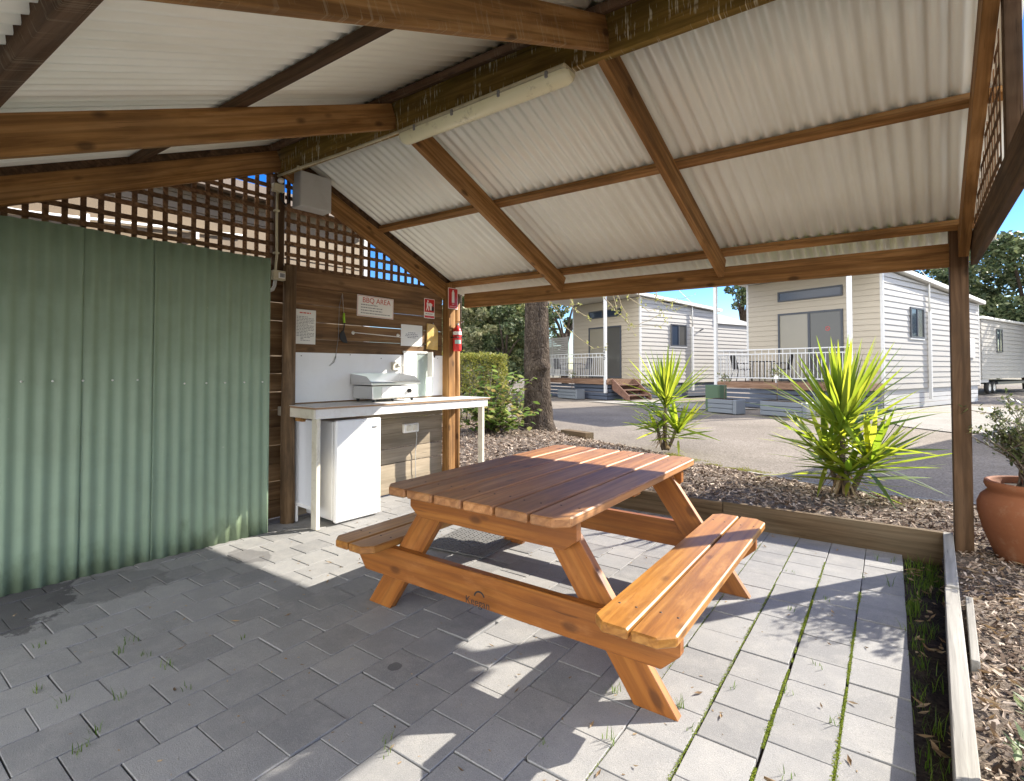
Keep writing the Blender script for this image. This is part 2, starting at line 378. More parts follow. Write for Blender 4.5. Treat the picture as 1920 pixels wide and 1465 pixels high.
# ------------------------------------------------------------------ world, sun, camera
SUN = V((.565, .825, .60)).normalized()
w = bpy.data.worlds.new('World'); scene.world = w; w.use_nodes = True
nt = w.node_tree; bg = nt.nodes['Background']
sky = nt.nodes.new('ShaderNodeTexSky'); sky.sky_type = 'NISHITA'; sky.sun_disc = False
sky.sun_elevation = math.asin(SUN.z); sky.sun_rotation = math.atan2(SUN.x, SUN.y); sky.air_density = 1.0; sky.dust_density = .2; sky.ozone_density = 4.0
tc = nt.nodes.new('ShaderNodeTexCoord'); mp = nt.nodes.new('ShaderNodeMapping'); mp.inputs['Scale'].default_value = (1.0, 1.0, 2.6)
cn = nt.nodes.new('ShaderNodeTexNoise'); cn.inputs['Scale'].default_value = 3.2; cn.inputs['Detail'].default_value = 8; cn.inputs['Roughness'].default_value = .6
cr = nt.nodes.new('ShaderNodeValToRGB'); cr.color_ramp.elements[0].position = .52; cr.color_ramp.elements[1].position = .72
mx = nt.nodes.new('ShaderNodeMix'); mx.data_type = 'RGBA'; mx.inputs[7].default_value = (9.5, 9.5, 9.6, 1)
nt.links.new(tc.outputs['Generated'], mp.inputs[0]); nt.links.new(mp.outputs[0], cn.inputs['Vector']); 
sx_ = nt.nodes.new('ShaderNodeSeparateXYZ'); nt.links.new(tc.outputs['Generated'], sx_.inputs[0])
am = nt.nodes.new('ShaderNodeMath'); am.operation = 'MULTIPLY_ADD'; am.inputs[1].default_value = -.26; nt.links.new(sx_.outputs[1], am.inputs[0]); nt.links.new(cn.outputs['Fac'], am.inputs[2])  # more cloud added behind the camera, unseen, to whiten the fill light
nt.links.new(am.outputs[0], cr.inputs[0])
hs = nt.nodes.new('ShaderNodeHueSaturation'); hs.inputs['Saturation'].default_value = 1.4; hs.inputs['Value'].default_value = .46; hs.inputs['Hue'].default_value = .518
nt.links.new(sky.outputs[0], hs.inputs['Color'])

nt.links.new(cr.outputs[0], mx.inputs[0]); nt.links.new(hs.outputs[0], mx.inputs[6]); nt.links.new(mx.outputs[2], bg.inputs[0])
bg.inputs[1].default_value = .15
sl = bpy.data.lights.new('sun', 'SUN'); sl.energy = 3.5; sl.angle = R(.53); sl.color = (1, .93, .82)
so = bpy.data.objects.new('sun', sl); COL.objects.link(so); so.rotation_euler = SUN.to_track_quat('Z', 'Y').to_euler(); so.location = (6, 9, 8)
TH = R(36.0); PI_ = R(1.365)
f0 = V((-math.sin(TH), math.cos(TH), 0)); r0 = V((math.cos(TH), math.sin(TH), 0))
fw = f0*math.cos(PI_) + V((0,0,math.sin(PI_))); up = r0.cross(fw)
cd = bpy.data.cameras.new('camera'); cam = bpy.data.objects.new('camera', cd); COL.objects.link(cam)
cam.matrix_world = frame((0,0,1.35), r0, up, -fw)
cd.sensor_width = 36; cd.sensor_fit = 'HORIZONTAL'; cd.lens = 978/1920*36; cd.shift_y = -65.5/1920; cd.clip_start = .05; cd.clip_end = 2000
scene.camera = cam
scene.view_settings.view_transform = 'Standard'; scene.view_settings.look = 'None'; scene.view_settings.exposure = 1.98; scene.view_settings.gamma = 1
scene.cycles.max_bounces = 10; scene.cycles.diffuse_bounces = 5; scene.cycles.transparent_max_bounces = 12

# ------------------------------------------------------------------ frames
UD = V((math.cos(R(1.6)), math.sin(R(1.6)), 0)); VD = V((math.sin(R(3.2)), math.cos(R(3.2)), 0)); R0 = V((-4.364, 2.503, 0))
def S(u, v, z): return R0 + UD*u + VD*v + V((0,0,z))       # shelter coordinates
WN = V((VD.y, -VD.x, 0)); W0 = V((-4.30, 3.643, 0))
def WP(a, z, off=0): return W0 + VD*a + WN*off + V((0,0,z)) # on the back wall: along, height, off the wall
def WM(a, z, off=0): return frame(WP(a, z, off), VD, (0,0,1), WN)  # local x along wall, y up, z out

# ------------------------------------------------------------------ setting: ground
KERB = [(-30,22),(-14,15.2),(-9,11.9),(-7,10.7),(-5.7,9.6),(-4.5,8.75),(-3.2,8.2),(-2.26,7.5),(-1.5,7.2),(-.87,6.95),(.1,6.75),(.6,6.8),(1.5,7.0),(3.5,7.6),(8,9.5)]
def kerb_y(x):
    for (x0, y0), (x1, y1) in zip(KERB, KERB[1:]):
        if x0 <= x <= x1: return y0 + (y1-y0)*(x-x0)/(x1-x0)
    return KERB[0][1] if x < KERB[0][0] else KERB[-1][1]
def grid(x0, x1, y0, y1, step, zf, keep=lambda x, y: True):
    m = MB(); nx = int(round((x1-x0)/step)); ny = int(round((y1-y0)/step)); idx = {}
    def vid(i, j):
        if (i, j) not in idx:
            x = x0+i*step; y = y0+j*step; idx[i, j] = len(m.v); m.v.append((x, y, zf(x, y)))
        return idx[i, j]
    for i in range(nx):
        for j in range(ny):
            if keep(x0+(i+.5)*step, y0+(j+.5)*step): m.f.append((vid(i,j), vid(i+1,j), vid(i+1,j+1), vid(i,j+1))); m.mi.append(0); m.sm.append(True)
    return m
struct(MB().add([(-600,-600,-.09),(600,-600,-.09),(600,600,-.09),(-600,600,-.09)], [(0,1,2,3)]).build('ground', M_GROUND))
struct(MB().add([(-120,-60,-.075)]+[(-120,60,-.075),(60,60,-.075),(60,-60,-.075)], [(0,3,2,1)]).build('gravel_yard', M_ROAD))
def zroad(x, y): return .012*noise.noise(V((x*.5, y*.5, 3))) + .004*noise.noise(V((x*3, y*3, 1)))-.012
struct(grid(-16, 9, 5.5, 24, .25, zroad, lambda x, y: y > kerb_y(x)-.5).build('road', M_ROAD))
def xo(y): return .118+(y-.6)*.0515
def zmulch(x, y):
    d = kerb_y(x)-y if x < 3.5 else 2
    base = .125*max(0, min(1, d/1.0)) if y > 4.6 else .11
    if y < 4.79: base = .10 + .05*min(1, max(0, x-.4)/1.0)
    return base + .022*noise.noise(V((x*2.1, y*2.1, 0))) + .02*noise.noise(V((x*9, y*9, 5))) + .012*noise.noise(V((x*26, y*26, 2)))
struct(grid(-12, 3.6, -2, 14, .07, zmulch, lambda x, y: (y > 4.785 or x > xo(y)-.03) and y < kerb_y(x)).build('mulch_bed', M_MULCH))
# soil under the paving and in the trench along the right edging
struct(grid(-7, .34, -4, 4.8, .06, lambda x, y: -.03 + (.025*noise.noise(V((x*8, y*8, 0))) if x > .03 else .006)).build('soil', M_SOIL))
# kerb
m = MB()
pts = [p for p in KERB if p[0] >= -1.5]
for (x0, y0), (x1, y1) in zip(pts, pts[1:]):
    d = V((x1-x0, y1-y0, 0)).normalized(); n = V((-d.y, d.x, 0))
    a = V((x0, y0, 0)); b = V((x1, y1, 0)); q = []
    for p in (a, b):
        for o, z in ((-.02, -.05), (-.02, .03), (.055, .022), (.07, -.05)): q.append(p + n*o + V((0,0,z)))
    m.add(q, [(0,1,5,4),(1,2,6,5),(2,3,7,6)])
struct(m.build('kerb', paint('kerb_grey', (.26,.25,.23), .9, .2, 6)))
# pale slabs
SL = [(-.35,17.6),(.17,15.05),(1.05,14.2),(4.2,15.4),(6.6,24.5),(2.9,23.6),(1.9,25.2),(.05,20.2)]
struct(MB().add([(x, y, .012) for x, y in SL], [tuple(range(len(SL)))]).build('driveway', M_CONC))
struct(MB().add([(-9.9,18.75,.014),(-5.2,17.2,.014),(-3.4,18.6,.014),(-8.2,21.2,.014)], [(0,1,2,3)]).build('concrete_path', M_CONC))

# paving: each paver a chamfered block in one sheet
m = MB(); PX0 = .05; CW = .2195; RL = .236
rr = random.Random(3)
for k in range(0, 29):
    x1 = PX0 - CW*k; x0 = x1 - CW
    off = 1.745 + (0 if k % 2 == 0 else .118)
    j0 = int((-3.2-off)/RL); j1 = int((4.74-off)/RL)+1
    for j in range(j0, j1+1):
        y0 = off+j*RL; y1 = y0+RL
        if y0 > 4.70: continue
        y1 = min(y1, 4.735); gx = .0018+rr.uniform(0, .0012); gy = .0018+rr.uniform(0, .0016); ch = .002
        if k in (1, 2) and y0 < 3.4: gx += .005 if k == 2 else .004
        dz = rr.gauss(0, .0013); tx = rr.gauss(0, .003); ty = rr.gauss(0, .003); cx = (x0+x1)/2; cy = (y0+y1)/2
        if k == 8 and 1.9 < y0 < 2.2: tx += .02; dz += .006
        def q(x, y, z): return (x, y, z + dz + (x-cx)*tx + (y-cy)*ty)
        a = (x0+gx, y0+gy, x1-gx, y1-gy)
        jt = lambda: rr.gauss(0, .0009)
        cn_ = [(a[0]+jt(), a[1]+jt(), 1, 1), (a[2]+jt(), a[1]+jt(), -1, 1), (a[2]+jt(), a[3]+jt(), -1, -1), (a[0]+jt(), a[3]+jt(), 1, -1)]
        out = []
        for ci, (x, y, ix, iy) in enumerate(cn_):
            if rr.random() < .085:
                c1 = rr.uniform(.005, .017); c2 = rr.uniform(.005, .017); p1 = (x+ix*c1, y, ix, iy); p2 = (x, y+iy*c2, ix, iy); mid = (x+ix*c1*.42, y+iy*c2*.36, ix, iy)
                out += [p2, mid, p1] if ci in (0, 2) else [p1, mid, p2]
            else: out.append((x, y, ix, iy))
        n_ = len(out); vs = []
        for ins, z in ((0, -.05), (0, -ch), (ch, 0)): vs += [q(x+ix*ins, y+iy*ins, z) for x, y, ix, iy in out]
        fs = [tuple(range(2*n_, 3*n_))]
        for l in (0, n_):
            for e in range(n_): fs.append((l+e, l+(e+1) % n_, l+n_+(e+1) % n_, l+n_+e))
        m.add(vs, fs)
struct(m.build('paving', M_PAVE))

# mulch chips: loose stuff
def chips(n, sampler, name, mat, smin, smax, tilt=.5):
    m = MB(); rr = random.Random(len(name)*13+n)
    for _ in range(n):
        x, y = sampler(rr); z = zmulch(x, y)
        L = rr.uniform(smin, smax); w_ = L*rr.uniform(.22, .45); th = .25*w_
        M = T(x, y, z+.006+rr.random()*.012) @ RZ(rr.uniform(0, 6.3)) @ Matrix.Rotation(rr.gauss(0, tilt), 4, 'X') @ Matrix.Rotation(rr.gauss(0, tilt), 4, 'Y')
        k = rr.uniform(-.25, .25)*L
        m.add([(-L/2,-w_/2,0),(L/2,-w_/2*.6,k*.3),(L/2*.9,w_/2,0),(-L/2*.8,w_/2*.8,k*.3),(-L/2,-w_/2,th),(L/2,-w_/2*.6,k*.3+th),(L/2*.9,w_/2,th),(-L/2*.8,w_/2*.8,k*.3+th)],
              [(4,5,6,7),(0,1,5,4),(1,2,6,5),(2,3,7,6),(3,0,4,7)], M)
    return stuff(m.build(name, mat))
def bed_back(rr):
    while True:
        x = rr.uniform(-3.2, 1.6); y = rr.uniform(4.8, 8.2)
        if y < kerb_y(x)-.03: return x, y
def bed_left(rr):
    while True:
        x = rr.uniform(-8, -2.4); y = rr.uniform(4.8, 10.6)
        if y < kerb_y(x)-.03: return x, y
def bed_right(rr):
    while True:
        x = rr.uniform(.12, 1.2); y = rr.uniform(1.0, 4.8)
        if x < xo(y)+.02: continue
        return x, y
chips(9000, bed_back, 'bark_mulch', M_CHIP, .02, .06)
chips(9000, bed_left, 'bark_mulch', M_CHIP, .025, .07)
chips(7000, bed_right, 'bark_mulch', M_CHIP, .012, .042, .45)

# dead leaves lying about
m = MB(); rr = random.Random(4)
for _ in range(420):
    if rr.random() < .8: y = rr.uniform(1.1, 4.6); x = xo(y)+rr.uniform(.03, .9); z = zmulch(x, y)+.022
    else: x = rr.uniform(.07, .27); y = rr.uniform(1.5, 4.5); z = .0
    L = rr.uniform(.03, .075); wd = L*rr.uniform(.22, .4)
    M = T(x, y, z) @ RZ(rr.uniform(0, 6.3)) @ Matrix.Rotation(rr.gauss(0, .4), 4, 'X') @ Matrix.Rotation(rr.gauss(0, .3), 4, 'Y')
    m.add([(-L/2,0,0),(0,-wd/2,.006),(L/2,0,.012),(0,wd/2,.006),(0,0,-.003)], [(0,1,4),(1,2,4),(2,3,4),(3,0,4)], M)
stuff(m.build('fallen_leaves', M_DEAD))

# grit, leaf bits and twigs on the paving
m = MB(); rr = random.Random(77)
for _ in range(520):
    x = rr.uniform(-3.9, .03); y = rr.uniform(.6, 4.7); s_ = rr.uniform(.0015, .006); M = T(x, y, .001) @ RZ(rr.uniform(0, 6)) @ Matrix.Rotation(rr.gauss(0, .3), 4, 'X')
    m.add([(-s_*1.8,-s_*.5,0),(s_*1.2,-s_*.6,.001),(s_*1.6,s_*.5,0),(-s_,s_*.6,.002)], [(0,1,2,3)], M)
for _ in range(46):
    x = rr.uniform(-1.6, .03) if rr.random() < .7 else rr.uniform(-3.8, -1.5); y = rr.uniform(.8, 4.65); L = rr.uniform(.02, .05); wd = L*.3
    M = T(x, y, .004) @ RZ(rr.uniform(0, 6.3)) @ Matrix.Rotation(rr.gauss(0, .25), 4, 'X')
    m.add([(-L/2,0,0),(0,-wd/2,.003),(L/2,0,.008),(0,wd/2,.003),(0,0,-.001)], [(0,1,4),(1,2,4),(2,3,4),(3,0,4)], M)
stuff(m.build('litter', M_DEAD))
bk = MB(); bk.tube([(-.09,0,.012),(-.03,.008,.008),(.04,.0,.01),(.10,-.015,.018)], [.004,.014,.015,.004], 7)
tag(bk.build('bark_strip', M_DEAD, None, T(-.27, 1.86, 0) @ RZ(R(-20))), 'curled strip of bark lying on the pavers between the mossy joints', 'bark')

# grass, moss and weeds
def blades(m, x, y, z, n, h, spread, rr, wd=.004):
    for _ in range(n):
        a = rr.uniform(0, 6.3); px = x+rr.gauss(0, spread); py = y+rr.gauss(0, spread); hh = h*rr.uniform(.45, 1.1); le = rr.uniform(.15, .7)*hh
        dx, dy = math.cos(a), math.sin(a); sx, sy = -dy*wd/2, dx*wd/2
        m.add([(px-sx,py-sy,z),(px+sx,py+sy,z),(px+dx*le*.35+sx*.8,py+dy*le*.35+sy*.8,z+hh*.6),(px+dx*le*.35-sx*.8,py+dy*le*.35-sy*.8,z+hh*.6),(px+dx*le,py+dy*le,z+hh)], [(0,1,2,3),(3,2,4)])
m = MB(); rr = random.Random(9)
for _ in range(190):
    y = 4.66 - abs(rr.gauss(0, .55)) if rr.random() < .5 else rr.uniform(1.2, 4.6)
    x = rr.uniform(.065, .24) if y > 3.9 else .065+abs(rr.gauss(0, .035))
    blades(m, x, y, -.03, rr.randint(3, 7), rr.uniform(.035, .10), .018, rr, .0035)
stuff(m.build('grass', M_GRASS))
m = MB()
def moss_line(x, y0, y1, dens, wd):
    for _ in range(int((y1-y0)*dens)):
        y = rr.uniform(y0, y1); nz = noise.noise(V((x*9, y*4, 0))); n2 = noise.noise(V((x*5, y*17, 2)))
        if nz + .4*n2 < -.42: continue
        px = x + rr.gauss(0, wd*max(.35, .8+nz*.9+n2*.5)*(1.25 if y < 2.3 else .85))
        s_ = rr.uniform(.0009, .0034); M = T(px, y, -.006+rr.random()*.008) @ RZ(rr.uniform(0, 6)) @ Matrix.Rotation(rr.gauss(0, .7), 4, 'X')
        m.add([(-s_,-s_,0),(s_,-s_*.5,0),(s_*.2,s_*1.3,.001)], [(0,1,2)], M)
moss_line(PX0-CW, .9, 3.8, 5200, .0052); moss_line(PX0-2*CW, .9, 4.6, 3000, .004); moss_line(PX0-3*CW, 1.5, 4.6, 1100, .003)
moss_line(PX0-4*CW, 1.2, 4.4, 500, .0026)
stuff(m.build('moss', M_MOSS))
m = MB()
for (x, y, n, h) in [(-.95,2.02,12,.05),(-.73,2.05,14,.06),(-.70,2.09,10,.05),(-.84,1.76,10,.05),(-1.03,1.62,8,.03),(-.62,2.0,6,.03),(-.47,3.3,5,.04),(-.16,4.05,5,.05),(.0,4.52,6,.06),(-.02,4.02,7,.07),(-.1,4.5,4,.07),(-.33,3.55,6,.03),(-.55,3.9,6,.03),(-1.45,1.25,5,.04),(-1.5,1.3,5,.04),(-.37,2.45,6,.03),(-.28,2.75,6,.03),
                     (-3.05,1.0,9,.05),(-2.98,.93,8,.05),(-2.85,.99,8,.04),(-2.66,1.02,6,.05),(-2.72,.67,9,.05),(-2.9,.62,9,.05),(-2.62,1.35,5,.03),(-2.55,.82,6,.05),(-2.4,.68,7,.05),(-2.33,.62,9,.05),(-3.35,.72,8,.04),(-2.42,1.0,4,.04),(-.3,1.95,7,.03),(-.2,2.35,6,.04),(-.05,1.9,8,.05),(-.1,2.0,6,.04),(-.57,2.35,5,.03),(-.75,1.55,7,.04)]:
    blades(m, x, y, -.003, n, h, .014, rr, .0035)
stuff(m.build('weeds', M_GRASS))
m = MB()
for _ in range(2600):
    x = rr.uniform(-2.9, -.9); y = kerb_y(x) + .14 + abs(rr.gauss(0, .12))
    if noise.noise(V((x*3, y*3, 0))) < -.05: continue
    blades(m, x, y, zroad(x, y)-.004, 2, .02, .02, rr, .007)
stuff(m.build('verge_grass', leafmat('dry_verge', [(.2,.2,.03), (.3,.28,.06)], .7, .3)))

# ================================================================== the shelter
sh = thing('picnic_shelter', 'open timber picnic shelter with exposed rafters and pale corrugated roof over the table', 'shelter', S(0, 0, 0))
RT, LT = .455, .418
def rz(v): return 3.05 - RT*v if v >= 0 else 3.085 + LT*v   # underside of the rafters
# ridge beam
beam('ridge_beam', S(-.05, 0, 3.175), S(4.86, 0, 3.175), .05, .25, M_RIDGE, sh)
def rafter(u, sgn, vend, mat=M_BEAM):
    h = .19*math.cos(math.atan(RT)); v0 = .027*sgn
    return beam('rafter', S(u, v0, rz(v0)+.095), S(u, vend, rz(vend)+.095), .045, h, mat, sh)
for u in (.033, 1.53, 3.09): rafter(u, 1, 2.078)
for u, mt in ((.033, M_BEAM), (1.475, M_BEAM), (3.13, M_RAFTER_DR)): rafter(u, -1, -3.12, mt)
for v1 in (2.1, -3.12):
    g_ = lambda v: 4.675+.028*(1.68-v)
    beam('rafter', S(g_(0), .001*v1, rz(.02*v1)+.095), S(g_(v1), v1, rz(v1)+.095), .057, .174, M_BEAM, sh)
# purlins on top of the rafters
def purlin(v, mat, top=.19, u0=-.12, u1=4.84, wd=.07, th=.045):
    sg = 1 if v > 0 else -1; s = RT if v > 0 else -LT
    nrm = V((0, 0, 1)) + VD*s; nrm.normalize()
    z = rz(v)+top+th/2+.003
    return beam('purlin', S(u0, v, z), S(u1, v, z), wd, th, mat, sh, up=nrm)
purlin(1.05, M_BEAM); purlin(2.05, M_BEAM)
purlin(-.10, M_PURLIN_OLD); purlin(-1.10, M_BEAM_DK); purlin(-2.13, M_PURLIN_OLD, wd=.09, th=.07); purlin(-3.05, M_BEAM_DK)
# eave beams
beam('eave_beam', S(.215, 2.112, 2.137), S(4.69, 2.112, 2.137), .045, .163, M_BEAM, sh)
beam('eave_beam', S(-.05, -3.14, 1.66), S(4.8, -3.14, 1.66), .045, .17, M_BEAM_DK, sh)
# corrugated roof sheets
def roof_sheet(sgn, v1, name='roof_sheet'):
    P = .086; n = int(round(4.98/P)); seg = 8; m = MB(); vs = [.03*sgn, v1*.33, v1*.66, v1] if sgn > 0 else [-.03, v1*.33, v1*.66, v1]
    nn = V((0,0,1)) + VD*(RT if sgn > 0 else -LT); nn.normalize()
    for i in range(n*seg+1):
        u = -.14 + i*P/seg; hgt = .0125*math.cos(2*math.pi*i/seg)
        lap = .0012*((i//(seg*10)) % 2)
        for v in vs: m.v.append(S(u, v, rz(v)+.19+.045+.02) + nn*(hgt+lap))
    k = len(vs)
    for i in range(n*seg):
        for j in range(k-1): m.f.append((i*k+j, (i+1)*k+j, (i+1)*k+j+1, i*k+j+1)); m.mi.append(0); m.sm.append(True)
    return m.build(name, M_ROOF, sh, I4, solid=.0012)
roof_sheet(1, 2.33); roof_sheet(-1, -3.5)
m = MB()
for sg in (1, -1):
    s = RT if sg > 0 else LT; v1 = .2*sg
    m.add([S(-.16, 0, 3.345), S(4.86, 0, 3.345), S(4.86, v1, rz(v1)+.275), S(-.16, v1, rz(v1)+.275)], [(0,1,2,3)])
m.build('ridge_cap', M_ROOF, sh, I4, solid=.002)
def infill(v0, v1, mat):
    O = S(.012, 0, 0); m = MB()
    m.add([S(u, v, rz(v)+dz) for u in (.012, .05) for v in (v0, v1) for dz in (.188, .262)], [(0,2,3,1),(4,5,7,6),(0,1,5,4),(2,6,7,3),(1,3,7,5),(0,4,6,2)])
    return m.build('gable_infill', mat, sh, I4)
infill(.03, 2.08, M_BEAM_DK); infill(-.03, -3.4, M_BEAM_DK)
# posts
def sqpost(x0, x1, y0, y1, z0, z1, mat, M): 
    L = z1-z0; B = M @ frame(((x0+x1)/2, (y0+y1)/2, z0), (0,0,1), (1,0,0))
    return MB().box((0, -(x1-x0)/2, -(y1-y0)/2), (L, (x1-x0)/2, (y1-y0)/2), bev=.004).build('post', mat, sh, B)
sqpost(.338, .438, 4.70, 4.80, -.05, 2.33, M_BEAM_DK, I4)                    # front right corner
sqpost(.822, .928, .002, .112, -.05, 2.34, M_BEAM, frame(WP(0,0,0), VD, WN, (0,0,1)))
rp = frame(WP(1.0, -.05, .045), (0,0,1), VD)
MB().tube([(0,0,0),(1.2,.004,0),(2.28,0,0)], .047, 14).build('post', M_BEAM, sh, rp)
rp = frame(WP(-1.075, -.05, .065), (0,0,1), VD)
MB().tube([(0,0,0),(.9,-.004,.003),(2.30,0,0)], [.06,.058,.054], 14).build('post', M_POST_OLD, sh, rp)
sqpost(-1.20, -1.11, -.06, .03, 2.2, 3.06, M_BEAM_DK, frame(WP(0,0,0), VD, WN, (0,0,1)))
for u in (.05, 4.7): sqpost(-.045, .045, -.045, .045, -.05, 1.75, M_BEAM_DK, frame(S(u, -3.14, 0), UD, VD))
# right gable: tie beam, king post (this end is a little out of square)
def GU(v, o=0): return 4.675+o+.028*(1.68-v)
GD = (S(GU(0), 0, 0)-S(GU(2), 2, 0))*-.5; GD.normalize(); GN = V((GD.y, -GD.x, 0))
beam('tie_beam', S(GU(-3.1,.052), -3.1, 2.148), S(GU(2.06,.052), 2.06, 2.148), .037, .196, M_BEAM_DK, sh)
beam('king_post', S(GU(.38,.068), .38, 2.2), S(GU(.38,.068), .38, 3.05), .058, .09, M_BEAM_DK, sh, up=tuple(VD))
M_BLUE = paint('blue_marker', (.05,.16,.30), .8, .3, 30)
for v, l in ((.62, .05), (1.35, .035), (1.56, .016), (1.66, .014)):
    uu = GU(v); zz_ = rz(v); zx = rz(v+l)
    m = MB(); m.add([S(uu-.03, v, zz_-.0015), S(uu+.02, v+.01, rz(v+.01)-.0015), S(uu+.022, v+l, zx-.0015), S(uu-.028, v+l-.006, rz(v+l-.006)-.0015)], [(0,1,2,3)]); m.build('paint_mark', M_BLUE, sh, I4)
# lattice panels
def lattice(name, O, ax, az, nn, a0, a1, z0f, ztop, pitch=.0955, pz=.1015, z_start=2.266, off=0, lw=.034, th=.009):
    m = MB()
    a = a0+.02
    while a < a1:
        zt = min(ztop(a), ztop(a+lw)); zb = z0f(a)
        if zt-zb > .03:
            F = frame(O + ax*(a+lw/2) + V((0,0,zb)) + nn*(off-th), (0,0,1), ax)
            m.box((0, -lw/2, -th/2), (zt-zb, lw/2, th/2), F)
        a += pitch
    z = z_start
    while z < 3.4:
        # horizontal lath clipped to where it fits under the rafters
        xs = [a0 + (a1-a0)*i/200 for i in range(201)]; ok = [x for x in xs if ztop(x) > z+lw*.6 and z0f(x) < z+.005]
        if len(ok) > 3:
            F = frame(O + ax*ok[0] + V((0,0,z)) + nn*off, ax, (0,0,1))
            m.box((0, -lw/2, -th/2), (ok[-1]-ok[0], lw/2, th/2), F)
        z += pz
    return m.build(name, M_LATH, sh, I4)
VR = -1.142   # ridge position along the wall
def wall_top(a): v = a-VR; return rz(v)+.06
lattice('lattice_panel', W0, VD, V((0,0,1)), WN, -1.09, .82, lambda a: 2.25, wall_top, z_start=2.268, off=-.004)
lattice('lattice_panel', W0, VD, V((0,0,1)), WN, -4.2, -1.20, lambda a: 2.18, wall_top, pitch=.0975, z_start=2.235, off=-.004)
lattice('lattice_panel', S(GU(0,.036), 0, 0), GD, V((0,0,1)), -GN, .47, 2.03, lambda v: 2.20, lambda v: rz(v)+.05, z_start=2.28, off=0.0, th=.003, pitch=.10, lw=.03)
lattice('lattice_panel', S(GU(0,.10), 0, 0), GD, V((0,0,1)), -GN, -3.0, .30, lambda v: 2.20, lambda v: rz(v)+.05, z_start=2.28, off=0.0, th=.003, pitch=.10, lw=.03)
# horizontal wall boards
def boards(name, a0, a1, ks, off, mat, jit=.002):
    m = MB(); rr = random.Random(len(name)+int(off*100))
    for k in ks:
        z0 = .016+.1602*k; dz = rr.uniform(-jit, jit); skew = rr.uniform(-.004, .004)
        gap = .003 + (.004 if rr.random() < .45 else 0)
        o = rr.uniform(-.003, .003)
        F = frame(WP(a0, z0+dz, off+o), (VD + V((0,0,skew))).normalized(), V((0,0,1)))
        m.box((0, gap/2, -.03), (a1-a0, .16-gap/2, 0), F, bev=.003)
    return m

def boards_obj(name, a0, a1, ks, off, mat, seed):
    m = MB(); rr = random.Random(seed)
    for k in ks:
        z0 = .016+.1602*k; dz = rr.uniform(-.002, .002); sk = rr.uniform(-.003, .003); g = .002 + (.0045 if rr.random() < .5 else 0)
        F = T(a0, z0+dz, rr.uniform(-.003, .003)) @ Matrix.Rotation(sk, 4, 'Z')
        m.box((0, g/2, -.03), (a1-a0, .16-g/2, 0), F, bev=.003)
    return m.build(name, mat, sh, WM(0, 0, off))
boards_obj('wall_boards', -1.02, .822, range(6, 14), -.001, M_BOARD, 5)
boards_obj('wall_boards', -1.02, .822, range(0, 6), -.001, M_BOARD_GREY, 8)
boards_obj('wall_boards', -1.75, -1.0, range(0, 14), -.10, M_BOARD, 11)

# ================================================================== green corrugated fence
fe = thing('corrugated_fence', 'faded green corrugated metal fence standing beneath the lattice', 'fence', WP(-2.4, 0, .2))
def fence_sheet(a0, a1, off, ph):
    P = .083; seg = 8; m = MB(); n = int(round((a1-a0)/P*seg)); zs = tuple(2.26*i/9 for i in range(10))
    for i in range(n+1):
        a = a0+i*P/seg; h = .0088*math.cos(2*math.pi*(i/seg)+ph)
        for z in zs:
            m.v.append((a, z + (.004*math.sin(a*9) if z > 2 else 0) + (-.012 if z == 0 else 0), off+h+.004*math.sin(z*2.1+a*3)+.004*noise.noise(V((a*2.4, z*1.7, off*50)))))
    k = len(zs)
    for i in range(n):
        for j in range(k-1): m.f.append((i*k+j, (i+1)*k+j, (i+1)*k+j+1, i*k+j+1)); m.mi.append(0); m.sm.append(True)
    return m.build('fence_sheet', M_FENCE, fe, WM(0, 0, .2), solid=.0012)
fence_sheet(-4.3, -2.54, .0, 0); fence_sheet(-2.56, -2.12, .003, 1.2); fence_sheet(-2.145, -1.325, .006, .4)
MB().box((-1.33, 0, -.03), (-1.318, 2.26, .012)).build('edge_trim', M_FENCE, fe, WM(0, 0, .2))
for i, a in enumerate((-3.12, -2.97, -2.828, -2.683, -2.534, -2.378, -2.237, -1.946, -1.798, -1.665, -1.52, -1.375)):
    MB().lathe([(0, .006), (.005, .005), (.0065, .001), (.0065, -.004)], 8).build('screw', M_SIGNWHITE, fe, WM(a, 1.268 if a < -2.1 else 1.236, .212))
beam('rail', WP(-4.3, 1.25, .165), WP(-1.33, 1.25, .165), .04, .07, M_BEAM_DK, fe)
beam('rail', WP(-4.3, 2.1, .165), WP(-1.33, 2.1, .165), .04, .07, M_BEAM_DK, fe)

# ================================================================== fluorescent light under the ridge
li = thing('fluorescent_light', 'long yellowed fluorescent batten light fixed under the mossy ridge beam', 'light', S(2.27, -.02, 3.05))
LX0, LX1 = 1.585, 2.965
LM = frame(S(LX0, -.035, 2.985), UD, VD)
L = LX1-LX0
m = MB(); N = 14
prof = [(.062*math.cos(math.pi*k/N+math.pi), .058*math.sin(math.pi*k/N+math.pi)) for k in range(N+1)]
for x, s in ((.0, .55), (.015, .86), (.04, 1), (L-.04, 1), (L-.015, .86), (L, .55)):
    for y, z in prof: m.v.append((x, y*s, z*s))
for i in range(5):
    for k in range(N): m.f.append((i*(N+1)+k, (i+1)*(N+1)+k, (i+1)*(N+1)+k+1, i*(N+1)+k+1)); m.mi.append(0); m.sm.append(True)
m.f.append(tuple(range(N, -1, -1))); m.mi.append(0); m.sm.append(False); m.f.append(tuple(5*(N+1)+k for k in range(N+1))); m.mi.append(0); m.sm.append(False)
m.build('diffuser', M_DIFF, li, LM)
MB().box((.01, -.06, .0), (L-.01, .06, .035), bev=.01).build('housing', M_CONDUIT, li, LM)
for x in (.17, .52, .9, 1.24):
    MB().box((x, -.068, -.018), (x+.02, -.055, .02), bev=.003).build('clip', M_INKGREY, li, LM)
cdt = thing('conduit', 'thin cream conduit running along the ridge beam from the long light', 'conduit', S(.8, -.03, 3.04))
